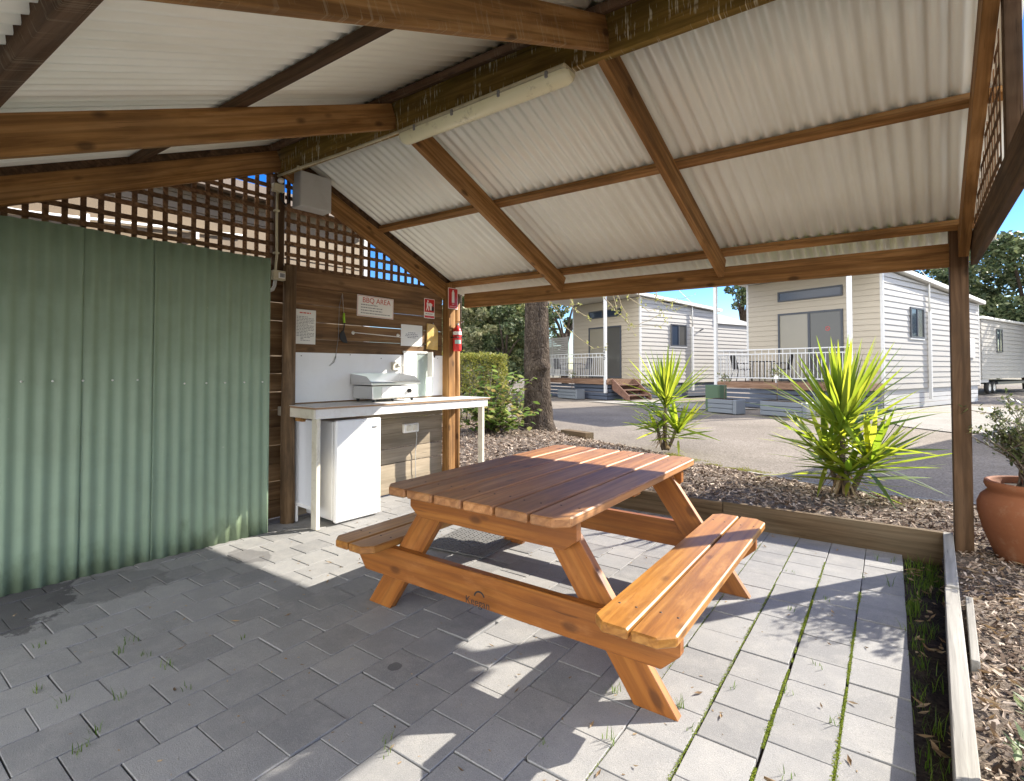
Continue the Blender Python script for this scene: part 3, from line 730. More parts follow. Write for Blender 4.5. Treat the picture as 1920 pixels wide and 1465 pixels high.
MB().tube([tuple(S(u, -.036, 3.036+.004*math.sin(u*5))) for u in (-.02, .3, .6, .9, 1.2, 1.6)], .011, 8).build('pipe', M_CONDUIT, cdt, I4)
for u in (.35, 1.0): MB().box((-.008, -.02, -.004), (.008, .02, .018), bev=.002).build('saddle', M_CONDUIT, cdt, frame(S(u, -.036, 3.036), UD, VD))

# electrical gear on the gable
eb = thing('meter_box', 'grey metal enclosure mounted high against the lattice under the ridge', 'box', WP(-.89, 2.79, .1))
MB().box((-1.04, 2.785, .025), (-.737, 3.10, .165), bev=.004).build('case', M_BOXGREY, eb, WM(0,0,0))
MB().box((-1.036, 2.79, .167), (-.741, 3.096, .173), bev=.003).build('lid', M_BOXGREY, eb, WM(0,0,0))
jb = thing('junction_box', 'small cream junction box at the top of the conduit beside the grey enclosure', 'junction box', WP(-1.18, 2.9, .06))
MB().box((-1.235, 2.885, .032), (-1.14, 2.955, .085), bev=.005).build('case', M_CONDUIT, jb, WM(0,0,0))
MB().tube([(-1.16,2.885,.06),(-1.155,2.82,.065),(-1.12,2.79,.065),(-1.085,2.82,.06),(-1.08,2.90,.05)], .009, 8).build('flexible_lead', M_BLACK, jb, WM(0,0,0))
MB().lathe([(.0,.03),(.02,.028),(.026,.01),(.026,0)], 12).build('lamp_cap', M_SIGNWHITE, jb, WM(-1.165, 2.99, .055))
vc = thing('conduit', 'vertical cream conduit dropping down the post from the junction box to the switch', 'conduit', WP(-1.195, 2.2, .05))
MB().tube([(-1.195,2.888,.06),(-1.196,2.6,.058),(-1.193,2.32,.06),(-1.205,2.25,.07),(-1.21,2.19,.075)], .011, 8).build('pipe', M_CONDUIT, vc, WM(0,0,0))
for z in (2.72, 2.35): MB().box((-1.215, z-.008, .03), (-1.175, z+.008, .073), bev=.002).build('saddle', M_CONDUIT, vc, WM(0,0,0))
sw = thing('light_switch', 'cream weatherproof light switch at the top edge of the green fence', 'switch', WP(-1.17, 2.11, .06))
MB().box((-1.232, 2.112, .035), (-1.115, 2.197, .085), bev=.006).build('case', M_CONDUIT, sw, WM(0,0,0))
MB().box((-1.19, 2.13, .085), (-1.13, 2.18, .092), bev=.002).build('cover', M_SIGNWHITE, sw, WM(0,0,0))
MB().box((-1.178, 2.137, .092), (-1.148, 2.172, .096)).box((-1.145, 2.137, .092), (-1.138, 2.172, .095)).build('rocker', M_INKGREY, sw, WM(0,0,0))
MB().tube([(-1.205,2.114,.06),(-1.21,2.06,.06),(-1.225,2.03,.06),(-1.26,2.01,.06)], .015, 8).build('bend', M_BOXGREY, sw, WM(0,0,0))

# ================================================================== things on the back wall
sp = thing('splashback', 'white panel fixed to the boards behind the bench', 'splashback', WP(-.1, 1.03, 0))
MB().box((-.987, 1.035, .002), (.819, 1.492, .008)).build('panel', M_WHITE, sp, WM(0,0,0))
for a, z in ((-.93, 1.462), (-.05, 1.45), (.74, 1.462), (-.42, 1.48)): MB().lathe([(0,.004),(.005,.003),(.006,0)], 8).build('screw', M_INKGREY, sp, WM(a, z, .008))

def words(m, x0, x1, z, h, rr, M, off=.0022):
    x = x0
    while x < x1:
        w_ = rr.uniform(.008, .03); w_ = min(w_, x1-x)
        m.box((x, z-h/2, off-.0005), (x+w_, z+h/2, off), M); x += w_+.006
rr = random.Random(12)
bs = thing('bbq_sign', 'white sign with a red border and red BBQ AREA heading on the boards', 'sign', WP(-.12, 1.87, .002))
M0 = WM(-.117, 1.978, .002) @ RZ(R(-1.0))
MB().box((-.225, -.107, 0), (.225, .107, .003), bev=.001).build('panel', M_SIGNWHITE, bs, M0)
m = MB()
for a, b in (((-.219,-.101),(-.216,.101)), ((.216,-.101),(.219,.101)), ((-.216,-.101),(.216,-.098)), ((-.216,.098),(.216,.101))): m.box((*a, .003), (*b, .0036))
m.build('border', M_INKRED, bs, M0)
text_mesh('BBQ AREA', .075, M0 @ T(.01, .058, .0035), M_INKRED, 'heading', bs)
m = MB()
for i, (x1, ) in enumerate(((.02,), (.08,), (.08,), (.185,))): words(m, -.18, x1, .012-.028*i, .009, rr, M0, .0036)
m.build('small_print', M_INKGREY, bs, I4)

nl = thing('notice', 'tall white notice closely printed, pinned to the boards beside the round post', 'notice', WP(-.89, 1.57, .002))
M1 = WM(-.888, 1.728, .001) @ RZ(R(-.6))
MB().box((-.10, -.158, 0), (.10, .158, .0015)).build('sheet', M_PAPER, nl, M1)
m = MB(); words(m, -.06, .05, .128, .011, rr, M1); m.build('heading', M_INKRED, nl, I4)
m = MB()
for i in range(17):
    z = .092-.0135*i; ind = 0 if i < 14 else .04
    words(m, -.088+ind, (.085 if i % 5 else .02)-ind, z, .0055, rr, M1)
m.build('small_print', M_INKGREY, nl, I4)
sn = thing('notice', 'small square white notice pinned above the power point, lit at its lower corner', 'notice', WP(.36, 1.59, .002))
M2 = WM(.362, 1.708, .001) @ RZ(R(-.4))
MB().box((-.15, -.117, 0), (.15, .117, .002)).build('sheet', M_PAPER, sn, M2)
m = MB()
for z, w_ in ((.03, .05), (.012, .085), (-.006, .09), (-.024, .06)): words(m, -w_, w_, z, .009, rr, M2)
m.build('small_print', M_INKGREY, sn, I4)

# fire blanket sign
fb = thing('fire_sign', 'red fire blanket sign with a white figure beating a fire, above the yellowed pouch', 'sign', WP(.61, 1.92, .002))
M3 = WM(.617, 2.029, .002) @ RZ(R(-.6))
MB().box((-.078, -.112, 0), (.078, .112, .002)).build('plate', M_SIGNWHITE, fb, M3)
MB().box((-.072, -.042, .002), (.072, .106, .0028)).box((-.072, -.106, .002), (.072, -.082, .0028)).build('red_field', M_RED, fb, M3)
m = MB()
m.lathe([(0, .0036), (.011, .0036)], 12, T(-.025, .082, 0))
m.prism([(-.045,.062),(-.038,.018),(-.052,-.022),(-.043,-.026),(-.028,.012),(-.018,-.026),(-.008,-.023),(-.018,.022),(-.012,.05),(-.02,.067),(-.034,.07)], .0028, .0036)
m.prism([(-.012,.04),(0,.066),(.02,.064),(.045,.046),(.03,.028),(.034,-.02),(.006,-.016),(.004,.02)], .0028, .0036)
m.build('figure', M_SIGNWHITE, fb, M3)
MB().prism([(.03,-.024),(.066,-.024),(.066,.03),(.05,.02),(.04,.034),(.036,.015)], .0037, .0042).build('flame_block', M_INK, fb, M3)
text_mesh('FIRE BLANKET', .0185, M3 @ T(0, -.062, .0022), M_INK, 'lettering', fb)
po = thing('pouch', 'yellowed hanging pouch with a pull cord below the fire blanket sign', 'pouch', WP(.65, 1.56, .005))
m = MB(); out = [(-.085,-.14),(.085,-.15),(.088,.08),(.03,.145),(-.08,.15)]
m.prism(out, .004, .02, bev=.004); m.build('packet', paint('yellowed_plastic', (.55,.36,.10), .35, .35, 7, dirt=(.68,.55,.3), dirt_amt=.6), po, WM(.652, 1.706, 0))
MB().tube([(.67,1.85,.012),(.672,1.868,.008)], .005, 6).build('hook', M_STEEL, po, WM(0,0,0))
MB().tube([(.685,1.556,.015),(.69,1.52,.016),(.688,1.487,.016)], .003, 6).tube([(.688,1.492,.016),(.688,1.47,.016)], .008, 8).build('pull_cord', M_BLACK, po, WM(0,0,0))
# extinguisher sign on the corner post
es = thing('fire_sign', 'red fire extinguisher sign with a white cylinder symbol on the corner post', 'sign', WP(.88, 2.04, .115))
M4 = WM(.882, 2.162, .115)
MB().box((-.078, -.122, 0), (.078, .122, .002)).build('plate', M_SIGNWHITE, es, M4)
MB().box((-.071, -.115, .002), (.071, .115, .0028)).build('red_field', M_RED, es, M4)
m = MB(); m.prism([(-.021,-.05),(.021,-.05),(.021,.068),(.012,.084),(.008,.098),(-.008,.098),(-.012,.084),(-.021,.068)], .0028, .0036); m.build('symbol', M_SIGNWHITE, es, M4)
text_mesh('FIRE', .02, M4 @ T(0, -.068, .003), M_SIGNWHITE, 'lettering', es)
text_mesh('EXTINGUISHER', .0165, M4 @ T(0, -.096, .003), M_SIGNWHITE, 'lettering', es)
# extinguisher
ex = thing('fire_extinguisher', 'red fire extinguisher with a white band hung on the corner post', 'extinguisher', WP(.886, 1.54, .17))
EM = frame(WP(.9, 1.545, .168), VD, -WN)
MB().lathe([(0,0),(.042,0),(.048,.008),(.05,.02),(.05,.225),(.046,.25),(.034,.272),(.018,.284),(.016,.30),(0,.30)], 24).build('cylinder', M_RED, ex, EM)
MB().lathe([(.0506,.19),(.0508,.192),(.0508,.226),(.0506,.228)], 24).build('white_band', M_SIGNWHITE, ex, EM)
a = [(.0509*math.cos(R(x)), .0509*math.sin(R(x))) for x in range(195, 300, 15)]
m = MB(); n = len(a)
for z in (.085, .13): m.v += [(x, y, z) for x, y in a]
for i in range(n-1): m.f.append((i, i+1, n+i+1, n+i)); m.mi.append(0); m.sm.append(True)
m.build('label', paint('label_teal', (.35,.55,.5), .4, .1, 8), ex, EM)
MB().box((-.013,-.02,.298), (.013,.02,.325), bev=.004).box((-.007,-.075,.325), (.007,.03,.333), bev=.002).box((-.007,-.07,.342), (.007,.03,.35), bev=.002, M=Matrix.Rotation(R(6), 4, 'X')).build('valve', M_STEEL, ex, EM)
MB().tube([(.01,.02,.31),(.045,.02,.30),(.062,.01,.24),(.058,0,.14),(.056,-.005,.09)], .009, 8).build('hose', M_BLACK, ex, EM)
MB().box((-.054,-.05,.155), (.054,.056,.165), bev=.003).build('strap', M_BLACK, ex, EM)

# spatula on its chain, hook cord, rail, outlets
st = thing('spatula', 'black egg slice with a lime green handle hanging from a chain', 'spatula', WP(-.5, 1.6, .03))
MB().tube([(-.5,1.885,.02),(-.502,1.84,.021),(-.497,1.79,.022)], [.009,.0125,.0105], 10).build('handle', paint('lime_handle', (.30,.55,.03), .35, .08, 6), st, WM(0,0,0))
MB().tube([(-.497,1.79,.022),(-.5,1.75,.024),(-.507,1.71,.022)], .0055, 8).build('shaft', M_BLACK, st, WM(0,0,0))
MB().prism([(-.52,1.715),(-.545,1.675),(-.542,1.632),(-.508,1.60),(-.455,1.592),(-.468,1.64),(-.486,1.685),(-.498,1.715)][::-1], .012, .019, bev=.002).build('blade', M_BLACK, st, WM(0,0,0))
m = MB()
for i in range(14): m.tube([(-.515+.0008*i, 2.075-.0135*i, .012+.0005*i), (-.513+.0008*i, 2.064-.0135*i, .014+.0005*i)], .003, 5)
m.build('chain', M_STEEL, st, WM(0,0,0))
hc = thing('hook_chain', 'thin dark chain with a metal lighter hook dangling over the white panel', 'chain', WP(-.6, 1.36, .02))
m = MB(); P0 = [(-.52,2.06),(-.548,1.95),(-.552,1.8),(-.556,1.64),(-.575,1.52),(-.583,1.46)]
m.tube([(x, z, .014) for x, z in P0], .0024, 6); m.build('chain', M_INKGREY, hc, WM(0,0,0))
MB().tube([(-.583,1.46,.014),(-.592,1.425,.018),(-.605,1.40,.018)], .007, 8).tube([(-.605,1.40,.018),(-.65,1.372,.018)], .0045, 8).build('hook', M_STEEL, hc, WM(0,0,0))
tr = thing('towel_rail', 'thin white rail on two small hooks against the boards left of the square notice', 'rail', WP(-.1, 1.69, .03))
MB().tube([(-.38,1.70,.035),(.225,1.68,.035)], .004, 8).build('rod', M_SIGNWHITE, tr, WM(0,0,0))
for a in (-.385, .17): MB().lathe([(.018,0),(.018,.004),(.006,.008),(.005,.035),(0,.036)], 10).build('hook', M_SIGNWHITE, tr, WM(a, 1.70, 0))
ou = thing('power_outlet', 'cream power point with a plug on the white panel above the hotplate', 'outlet', WP(.14, 1.33, .01))
MB().box((.075, 1.325, .008), (.18, 1.415, .045), bev=.006).build('case', M_CREAM, ou, WM(0,0,0))
MB().box((.13, 1.37, .045), (.165, 1.40, .065), bev=.004).tube([(.16,1.385,.06),(.215,1.375,.06),(.24,1.35,.04),(.26,1.2,.03),(.22,1.08,.04)], .004, 6).build('plug', M_SIGNWHITE, ou, WM(0,0,0))
ol = thing('power_outlet', 'white power point low on the grey boards beneath the bench', 'outlet', WP(.34, .65, 0))
MB().box((.235, .648, .0), (.44, .745, .04), bev=.006).build('case', M_SIGNWHITE, ol, WM(0,0,0))
MB().box((.26, .665, .04), (.33, .73, .052), bev=.006).box((.345, .665, .04), (.415, .73, .052), bev=.006).build('cover', M_CREAM, ol, WM(0,0,0))
MB().tube([(.39,.66,.05),(.40,.60,.05),(.405,.4,.02),(.41,.05,.02)], .004, 6).build('lead', M_BOXGREY, ol, WM(0,0,0))
gu = thing('splash_guard', 'clear folded plastic guard standing on the bench beside the hotplate', 'guard', WP(.42, 1.03, .05))
MB().box((.235, 1.03, .015), (.42, 1.515, .025), bev=.002).build('white_board', M_WHITE, gu, WM(0,0,0))
MB().box((.42, 1.03, .02), (.58, 1.53, .024)).box((.577, 1.03, .024), (.581, 1.53, .10)).build('clear_sheet', M_PLASTIC, gu, WM(0,0,0))
MB().box((.23, 1.515, .012), (.583, 1.535, .028)).box((.575, 1.25, .018), (.587, 1.53, .104), bev=.002).build('rim', M_SIGNWHITE, gu, WM(0,0,0))

# ================================================================== bench, fridge, hotplate
cb = thing('bench', 'white painted timber serving bench along the plank wall', 'bench', WP(0, 0, .25))
CM = frame(WP(0, 0, 0), VD, -WN)  # x along, y toward wall, z up
def cbox(name, a0, a1, o0, o1, z0, z1, mat, bev=.003, par=cb): return MB().box((a0, -o1, z0), (a1, -o0, z1), bev=bev).build(name, mat, par, CM)
tl = R(.28)
tilt = CM @ Matrix.Rotation(tl, 4, 'Y')
def cbt(name, a0, a1, o0, o1, z0, z1, mat, bev=.003): return MB().box((a0, -o1, z0), (a1, -o0, z1), bev=bev).build(name, mat, cb, tilt)
cbt('top', -1.10, 1.085, -.0, .525, 1.016, 1.019, M_COUNTER, 0); cbt('top_edge', -1.095, 1.08, .0, .52, 1.0, 1.0155, M_BROWN_EDGE, 0)
cbt('fascia', -1.075, 1.03, .485, .505, .918, .9995, M_COUNTER)
cbt('end_fascia', -1.095, -1.076, -.1, .508, .92, .9995, M_CREAM); cbt('end_fascia', 1.031, 1.05, .0, .508, .918, .9995, M_COUNTER)
cbox('leg', -1.05, -1.013, .405, .484, 0, .93, M_CREAM); cbox('leg', .972, 1.008, .43, .50, 0, .92, M_CREAM)
cbox('bearer', -1.045, -1.0, .12, .24, .885, .925, M_BEAM)
cbox('side_panel', -1.012, -1.0, .06, .40, .16, .90, M_BLUEWHITE); cbox('side_trim', -1.02, -1.0, .055, .405, .14, .17, M_WHITE)
cbox('side_foot', -1.02, -1.0, .055, .11, 0, .14, M_WHITE)
fr = thing('fridge', 'small white bar fridge with a closed door under the bench', 'fridge', WP(-.64, 0, .25))
FM = frame(WP(-.637, 0, .245), VD, -WN)
MB().box((-.233, -.185, .03), (.233, .24, .885), bev=.008).build('cabinet', M_WHITE, fr, FM)
MB().box((-.235, -.245, .015), (.235, -.193, .895), bev=.012).build('door', M_WHITE, fr, FM)
MB().box((-.225, -.193, .03), (.225, -.185, .88)).build('door_seal', M_INKGREY, fr, FM)
m = MB(); m.lathe([(0,.002),(.028,.002),(.032,0)], 20, Matrix.Diagonal((1,.5,1,1))); m.build('badge', M_STEEL, fr, FM @ T(.155, -.2452, .815) @ Matrix.Rotation(R(90), 4, 'X'))
for x in (-.19, .19): MB().lathe([(0,0),(.018,0),(.02,.03),(0,.03)], 10).build('foot', M_BLACK, fr, FM @ T(x, -.16, 0))
hp = thing('hotplate', 'stainless steel benchtop hotplate with sloping splash sides and one control knob', 'hotplate', WP(-.1, 1.02, .2))
HM = frame(WP(-.125, 1.022, .195), VD, -WN)   # x -.28...28, y -.17 front
MB().box((-.275, -.155, .03), (.275, .165, .155), bev=.004).build('body', M_STEEL, hp, HM)
MB().box((-.17, -.159, .045), (.05, -.155, .145)).box((.055, -.161, .04), (.27, -.155, .15)).build('control_panel', M_WHITE, hp, HM)
MB().lathe([(0,.028),(.018,.027),(.021,.02),(.022,0)], 16).box((-.004,-.02,.027), (.004,.02,.034)).build('knob', M_BLACK, hp, HM @ T(.155, -.161, .10) @ Matrix.Rotation(R(90), 4, 'X'))
m = MB()
m.box((-.30, -.175, .165), (.30, .172, .185), bev=.003)
for sx in (-1, 1):
    x = .298*sx
    pl = [(-.172, .185), (-.09, .245), (.172, .275), (.172, .185)]
    F = HM.inverted() @ HM @ frame((x, 0, 0), (0,1,0), (0,0,1))
    m.prism(pl, -.0015, .0015, F)
m.box((-.298, .169, .185), (.298, .172, .275))
m.build('splash_tray', M_STEEL, hp, HM)
MB().box((-.27, -.15, .186), (.27, .15, .19)).build('cooking_plate', paint('plate_steel', (.25,.24,.22), .35, .2, 4, metal=.9), hp, HM)
for x in (-.24, -.02, .22):
    for y in (-.13, .13): MB().lathe([(.014,0),(.016,.03)], 10).build('foot', M_BLACK, hp, HM @ T(x, y, 0))

# ================================================================== rubber mat
mt = MB()
MA = frame((-2.86, 2.82, .004), (math.cos(R(8)), math.sin(R(8)), 0), (-math.sin(R(8)), math.cos(R(8)), 0))
p = .030; nx, ny = 17, 25
mt.box((0, 0, 0), (nx*p, ny*p, .003), mi=1)
for i in range(nx+1): mt.box((i*p-.0075, 0, .003), (i*p+.0075, ny*p, .0115))
for j in range(ny+1): mt.box((0, j*p-.0075, .0031), (nx*p, j*p+.0075, .0118))
for i in range(nx):
    for j in range(ny):
        if (i+2*j) % 4 == 0: mt.box((i*p+.007, j*p+.007, .0032), (i*p+.023, j*p+.023, .0113))
tag(mt.build('rubber_mat', [paint('dusty_rubber', (.15,.147,.14), .8, .3, 6), M_BLACK], None, MA), 'black rubber mat full of holes lying on the pavers behind the picnic table', 'mat')

# ================================================================== picnic table
pt = thing('picnic_table', 'orange stained timber picnic table with attached bench seats and angled legs', 'picnic table', T(-1.59, 2.67, 0) @ RZ(R(.5)))
PM = PW[pt.name]
LY = PM @ RZ(R(90))          # local x along the table
def plank(m, x0, x1, y0, y1, z0, z1, c=0, side=0, bev=.005):
    """plank along local x; optional clipped corners on one side"""
    o = [(x0, y0), (x1, y0), (x1, y1), (x0, y1)]
    if side == 1: o = [(x0, y0), (x1, y0), (x1, y1-c), (x1-c, y1), (x0+c, y1), (x0, y1-c)]
    if side == -1: o = [(x0, y0+c), (x0+c, y0), (x1-c, y0), (x1, y0+c), (x1, y1), (x0, y1)]
    m.prism(o, z0, z1, bev=bev)
m = MB(); bw = .166; gp = .0155; tot = 6*bw+5*gp
for i in range(6):
    y0 = -tot/2+i*(bw+gp); sd = -1 if i == 0 else (1 if i == 5 else 0)
    plank(m, -.885, .885, y0, y0+bw, .708, .75, .055, sd, .006)
m.build('tabletop', M_TTOP, pt, LY)
for sg in (-1, 1):
    m = MB(); w2 = .152
    for i in range(2):
        a = .645+i*(w2+.012); y0, y1 = (a, a+w2) if sg > 0 else (-a-w2, -a)
        if i == 1: plank(m, -.89, .89, y0, y1, .365, .405, .055, sg, .006)
        else: plank(m, -.89, .89, y0, y1, .365, .405, .05, -sg, .006)
    m.build('seat', M_SEAT, pt, LY)
m = MB()
rr = random.Random(2)
for sx in (-.70, .70):
    for i in range(6):
        for o in (-.045, .045): m.lathe([(0,.7512),(.005,.7510),(.0055,.7495)], 8, T(sx+rr.uniform(-.012,.012), -tot/2+i*(bw+gp)+bw/2+o, 0))
    for sg in (-1, 1):
        for i in range(2):
            for o in (-.035, .035): m.lathe([(0,.4062),(.005,.4060),(.0055,.4045)], 8, T(sx+rr.uniform(-.012,.012), sg*(.645+.076+i*.164)+o, 0))
m.build('screw', M_INK, pt, LY)
def vprism(name, out, y0, mat, th=.045):
    """outline in table x,z ; stands at table y0..y0+th, grain along x"""
    m = MB(); m.prism([(x, z) for x, z in out], -th, 0, bev=.003)
    return m.build(name, mat, pt, PM @ T(0, y0, 0) @ Matrix.Rotation(R(90), 4, 'X'))
def leg(xt, zt, xb, y0):
    d = V((xb-xt, 0, -zt)); L_ = d.length; d.normalize(); wdt = .148
    m = MB(); cs = abs(d.x)/abs(d.z)
    s = 1 if d.x > 0 else -1
    k = wdt/2*abs(d.x)/abs(d.z)
    F = PM @ frame((xt, y0, zt), d, V((0,1,0)))
    # local x down the leg, local z sideways
    zax = d.cross(V((0,1,0))); k = wdt/2*(zax.z/d.z)
    o = [(k, -wdt/2), (L_+k, -wdt/2), (L_-k, wdt/2), (-k, wdt/2)]
    F2 = PM @ frame((xt, y0, zt), d, zax)
    m.prism(o if True else o, -.0225, .0225, bev=.003)
    return m.build('leg', M_TABLE, pt, F2)
for sg in (-1, 1):
    yo = sg*.722 - (0 if sg < 0 else .045)     # outer members
    yb = -.722 if sg < 0 else .677
    c = .05
    vprism('seat_bearer', [(-.935,.365),(-.935,.30),(-.86,.205),(.86,.205),(.935,.275),(.935,.365)], yb+0, M_TABLE)
    vprism('top_bearer', [(-.50,.706),(-.50,.615),(-.44,.568),(.44,.568),(.50,.615),(.50,.706)], yb+0, M_TABLE)
    yl = -.65 if sg < 0 else .65
    leg(-.315, .70, -.80, yl); leg(.335, .70, .82, yl)
beam('tabletop_batten', PM @ V((-.48, 0, .685)), PM @ V((.48, 0, .685)), .09, .04, M_TABLE, pt)
LGM = PM @ T(.0, -.7672, .262) @ Matrix.Rotation(R(90), 4, 'X')
text_mesh('Keegan', .05, LGM @ T(.0, -.012, 0), M_INK, 'maker_stamp', pt, .0003)
m = MB()
arc = [(.034*math.cos(R(a)), .034*math.sin(R(a))) for a in range(20, 171, 15)]; arc2 = [(.026*math.cos(R(a)), .026*math.sin(R(a))) for a in range(170, 19, -15)]
m.prism(arc+arc2, 0, .0004, T(.012, .012, 0)); m.build('stamp_arch', M_INK, pt, LGM)

# ================================================================== timber edging
G = 'timbers edging the paved area'
e1 = beam('edging_timber', (.282, 4.762, .08), (-1.19, 4.757, .08), .05, .235, M_EDGE, None); tag(e1, 'long brown edging timber on edge behind the paving by the corner post', 'timber', G)
e2 = beam('edging_timber', (-1.195, 4.757, .076), (-3.95, 4.745, .07), .05, .235, M_EDGE, None); tag(e2, 'brown edging timber running behind the table toward the plank wall', 'timber', G)
e3 = beam('edging_timber', (.307, 4.785, .08), (.246, 3.62, .08), .054, .235, M_EDGE_GREY, None); tag(e3, 'silvery grey edging timber, the short far length beside the corner post', 'timber', G)
e4 = beam('edging_timber', (.243, 3.612, .072), (.09, .6, .07), .058, .235, M_EDGE_GREY, None); tag(e4, 'silvery grey edging timber, the long near length beside the weedy trench', 'timber', G)
e5 = beam('timber_stake', (.312, 3.62, .115), (.262, 2.86, .11), .03, .09, M_EDGE_GREY, None); tag(e5, 'short grey offcut lying against the outer side of the edging', 'timber')
e6 = beam('sleeper', (-5.25, 9.0, .05), (-4.55, 8.72, .06), .2, .17, M_EDGE, None); tag(e6, 'weathered sleeper end lying by the base of the big tree', 'sleeper')

# ================================================================== cabins
A1 = R(69.4); D1 = V((math.cos(A1), math.sin(A1), 0)); D0 = V((D1.y, -D1.x, 0))
def siding(m, ax0, ax1, z0, ztop, F, h=.187, lip=.024, swap=False):
    """lapped boards in frame F: local x along the wall, z up, +y outward ; ztop(x) limits the height"""
    z = z0
    while True:
        xs = [ax0 + (ax1-ax0)*i/24 for i in range(25)]
        ok = [x for x in xs if ztop(x) > z+.02]
        if len(ok) < 2: break
        xa, xb = ok[0], ok[-1]; zt = [min(z+h, ztop(xa)), min(z+h, ztop(xb))]
        m.add([(xa,lip,z),(xb,lip,z),(xb,.002,zt[1]),(xa,.002,zt[0]),(xa,0,z-.001),(xb,0,z-.001)], [(0,1,2,3),(4,5,1,0)], F)
        z += h
def window(par, F, w_, h, mat, two=True, name='window', blind=None, fr=.05):
    """window part in local frame F (x right, y up, z out), origin at lower left"""
    m = MB()
    for a, b in (((0,0),(w_,fr)), ((0,h-fr),(w_,h)), ((0,fr),(fr,h-fr)), ((w_-fr,fr),(w_,h-fr))): m.box((*a,0), (*b,.045))
    if two: m.box((w_/2-fr*.6, fr, 0), (w_/2+fr*.6, h-fr, .04))
    f = m.build(name, M_DARKGREY, par, F)
    cells = [(fr, w_/2-fr*.6), (w_/2+fr*.6, w_-fr)] if two else [(fr, w_-fr)]
    for i, (x0, x1) in enumerate(cells):
        mm = mat[i % len(mat)] if isinstance(mat, list) else mat
        MB().box((x0, fr, .004), (x1, h-fr, .018)).build('pane', mm, f, F)
    return f
def cabin(K, name, label, number, skirt, steps, screen, W=4.55, Ls=8.7):
    KM = frame(K, D0, D1); c = thing(name, label, 'cabin', KM)
    zr = lambda y: 4.52-.068*y
    FF = KM @ frame((-W,0,0), (1,0,0), (0,-1,0), (0,0,1)); FF = KM @ Matrix(((1,0,0,-W),(0,-1,0,0),(0,0,1,0),(0,0,0,1)))
    FS = KM @ Matrix(((0,1,0,0),(1,0,0,0),(0,0,1,0),(0,0,0,1)))   # local x -> cabin y, local y -> outward x
    m = MB(); siding(m, 0.06, W-.06, .67, lambda x: zr(0)-.02, FF); m.build('front_wall', M_CABINF, c, I4)
    m = MB(); siding(m, .05, Ls-.05, .67, lambda y: zr(y)-.02, FS)
    m.build('side_wall', M_CABIN, c, I4)
    MB().prism([(.02,.66),(Ls-.02,.66),(Ls-.02,zr(Ls)-.05),(.02,zr(0)-.05)], .02, W-.02, KM @ Matrix(((0,0,-1,0),(1,0,0,0),(0,1,0,0),(0,0,0,1)))).build('rear_shell', M_CABIN, c, I4)
    MB().box((-.062,-.02,.64), (.02,.062,zr(0))).box((-W-.02,-.02,.64), (-W+.062,.06,zr(0))).box((-.06,Ls-.06,.64), (.02,Ls+.02,zr(Ls))).build('corner_trim', M_TRIM, c)
    # roof over cabin and deck
    y0 = -2.35; y1 = Ls+.25
    MB().prism([(y0,zr(y0)),(y1,zr(y1)),(y1,zr(y1)+.14),(y0,zr(y0)+.14)], -.18, W+.25, KM @ Matrix(((0,0,-1,0),(1,0,0,0),(0,1,0,0),(0,0,0,1))), bev=.01).build('roof', M_ROOFC, c, I4)
    # skirting
    m = MB()
    for i in range(4): m.box((-.06,.1,.02+.165*i), (-.035,Ls-.1,.165*(i+1)))
    for i in range(4): m.box((-W+.05,.03,.02+.165*i), (-.06,.055,.165*(i+1)))
    m.build('skirting', skirt, c)
    # deck
    dk = MB().box((-W,-2.02,.83), (-.0,-.0,.87)).build('deck', M_DECKWOOD, c)
    MB().box((-W,-2.05,.66), (.0,-2.022,.855)).box((.003,-2.02,.66), (.028,0,.855)).build('deck_fascia', M_DECKWOOD, c)
    m = MB()
    for i in range(4): m.box((-W+.04,-1.96,.02+.163*i), (-.06,-1.93,.155*(i+1)))
    for i in range(4): m.box((-.09,-1.92,.02+.163*i), (-.06,-.05,.155*(i+1)))
    m.build('deck_skirting', M_SKIRT, c)
    for x in (-W+.05, -.06): MB().box((x-.055,-2.09,.3), (x+.055,-1.985,zr(-2)), bev=.006).build('post', M_TRIM, c)
    m = MB(); xa, xb = -W+.11, -.12
    for z in (1.0, 1.80, 1.95): m.box((xa,-2.055,z), (xb,-2.015,z+.032))
    n = int((xb-xa)/.118)
    for i in range(n+1):
        x = xa+.02+(xb-xa-.04)*i/n; m.box((x-.008,-2.043,1.02), (x+.008,-2.027,1.81))
        if i % 2 == 0: m.box((x-.008,-2.043,1.83), (x+.008,-2.027,1.96))
    for x in (xa+.02, (xa+xb)/2, xb-.02): m.box((x-.016,-2.05,.87), (x+.016,-2.02,1.01))
    m.build('railing', M_TRIM, c)
    if not screen:
        m = MB()
        for z in (1.0, 1.80, 1.95): m.box((-W+.03,-1.98,z), (-W+.07,-.03,z+.032))
        for i in range(17): y = -1.9+.11*i; m.box((-W+.042,y-.008,1.02), (-W+.058,y+.008,1.81))
        m.build('side_railing', M_TRIM, c)
    else:
        m = MB()
        for i in range(19): m.box((-W-2.8,-.34,.95+.105*i), (-W-.03,-.31,1.04+.105*i))
        for x in (-W-2.8, -W-1.4, -W-.1): m.box((x,-.31,.9), (x+.06,-.27,2.95))
        m.build('privacy_screen', M_CABIN, c)
    # openings
    wf = lambda x, z: KM @ Matrix(((1,0,0,x),(0,0,-1,-.016),(0,1,0,z),(0,0,0,1)))
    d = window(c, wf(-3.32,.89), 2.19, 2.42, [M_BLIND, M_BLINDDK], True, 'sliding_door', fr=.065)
    window(c, wf(-3.32,3.74), 2.19 if number == '3' else .98, .36, M_GLASS, False, 'high_window')
    if number != '3': window(c, wf(-2.26,3.74), 1.13, .36, M_GLASS, False, 'high_window')
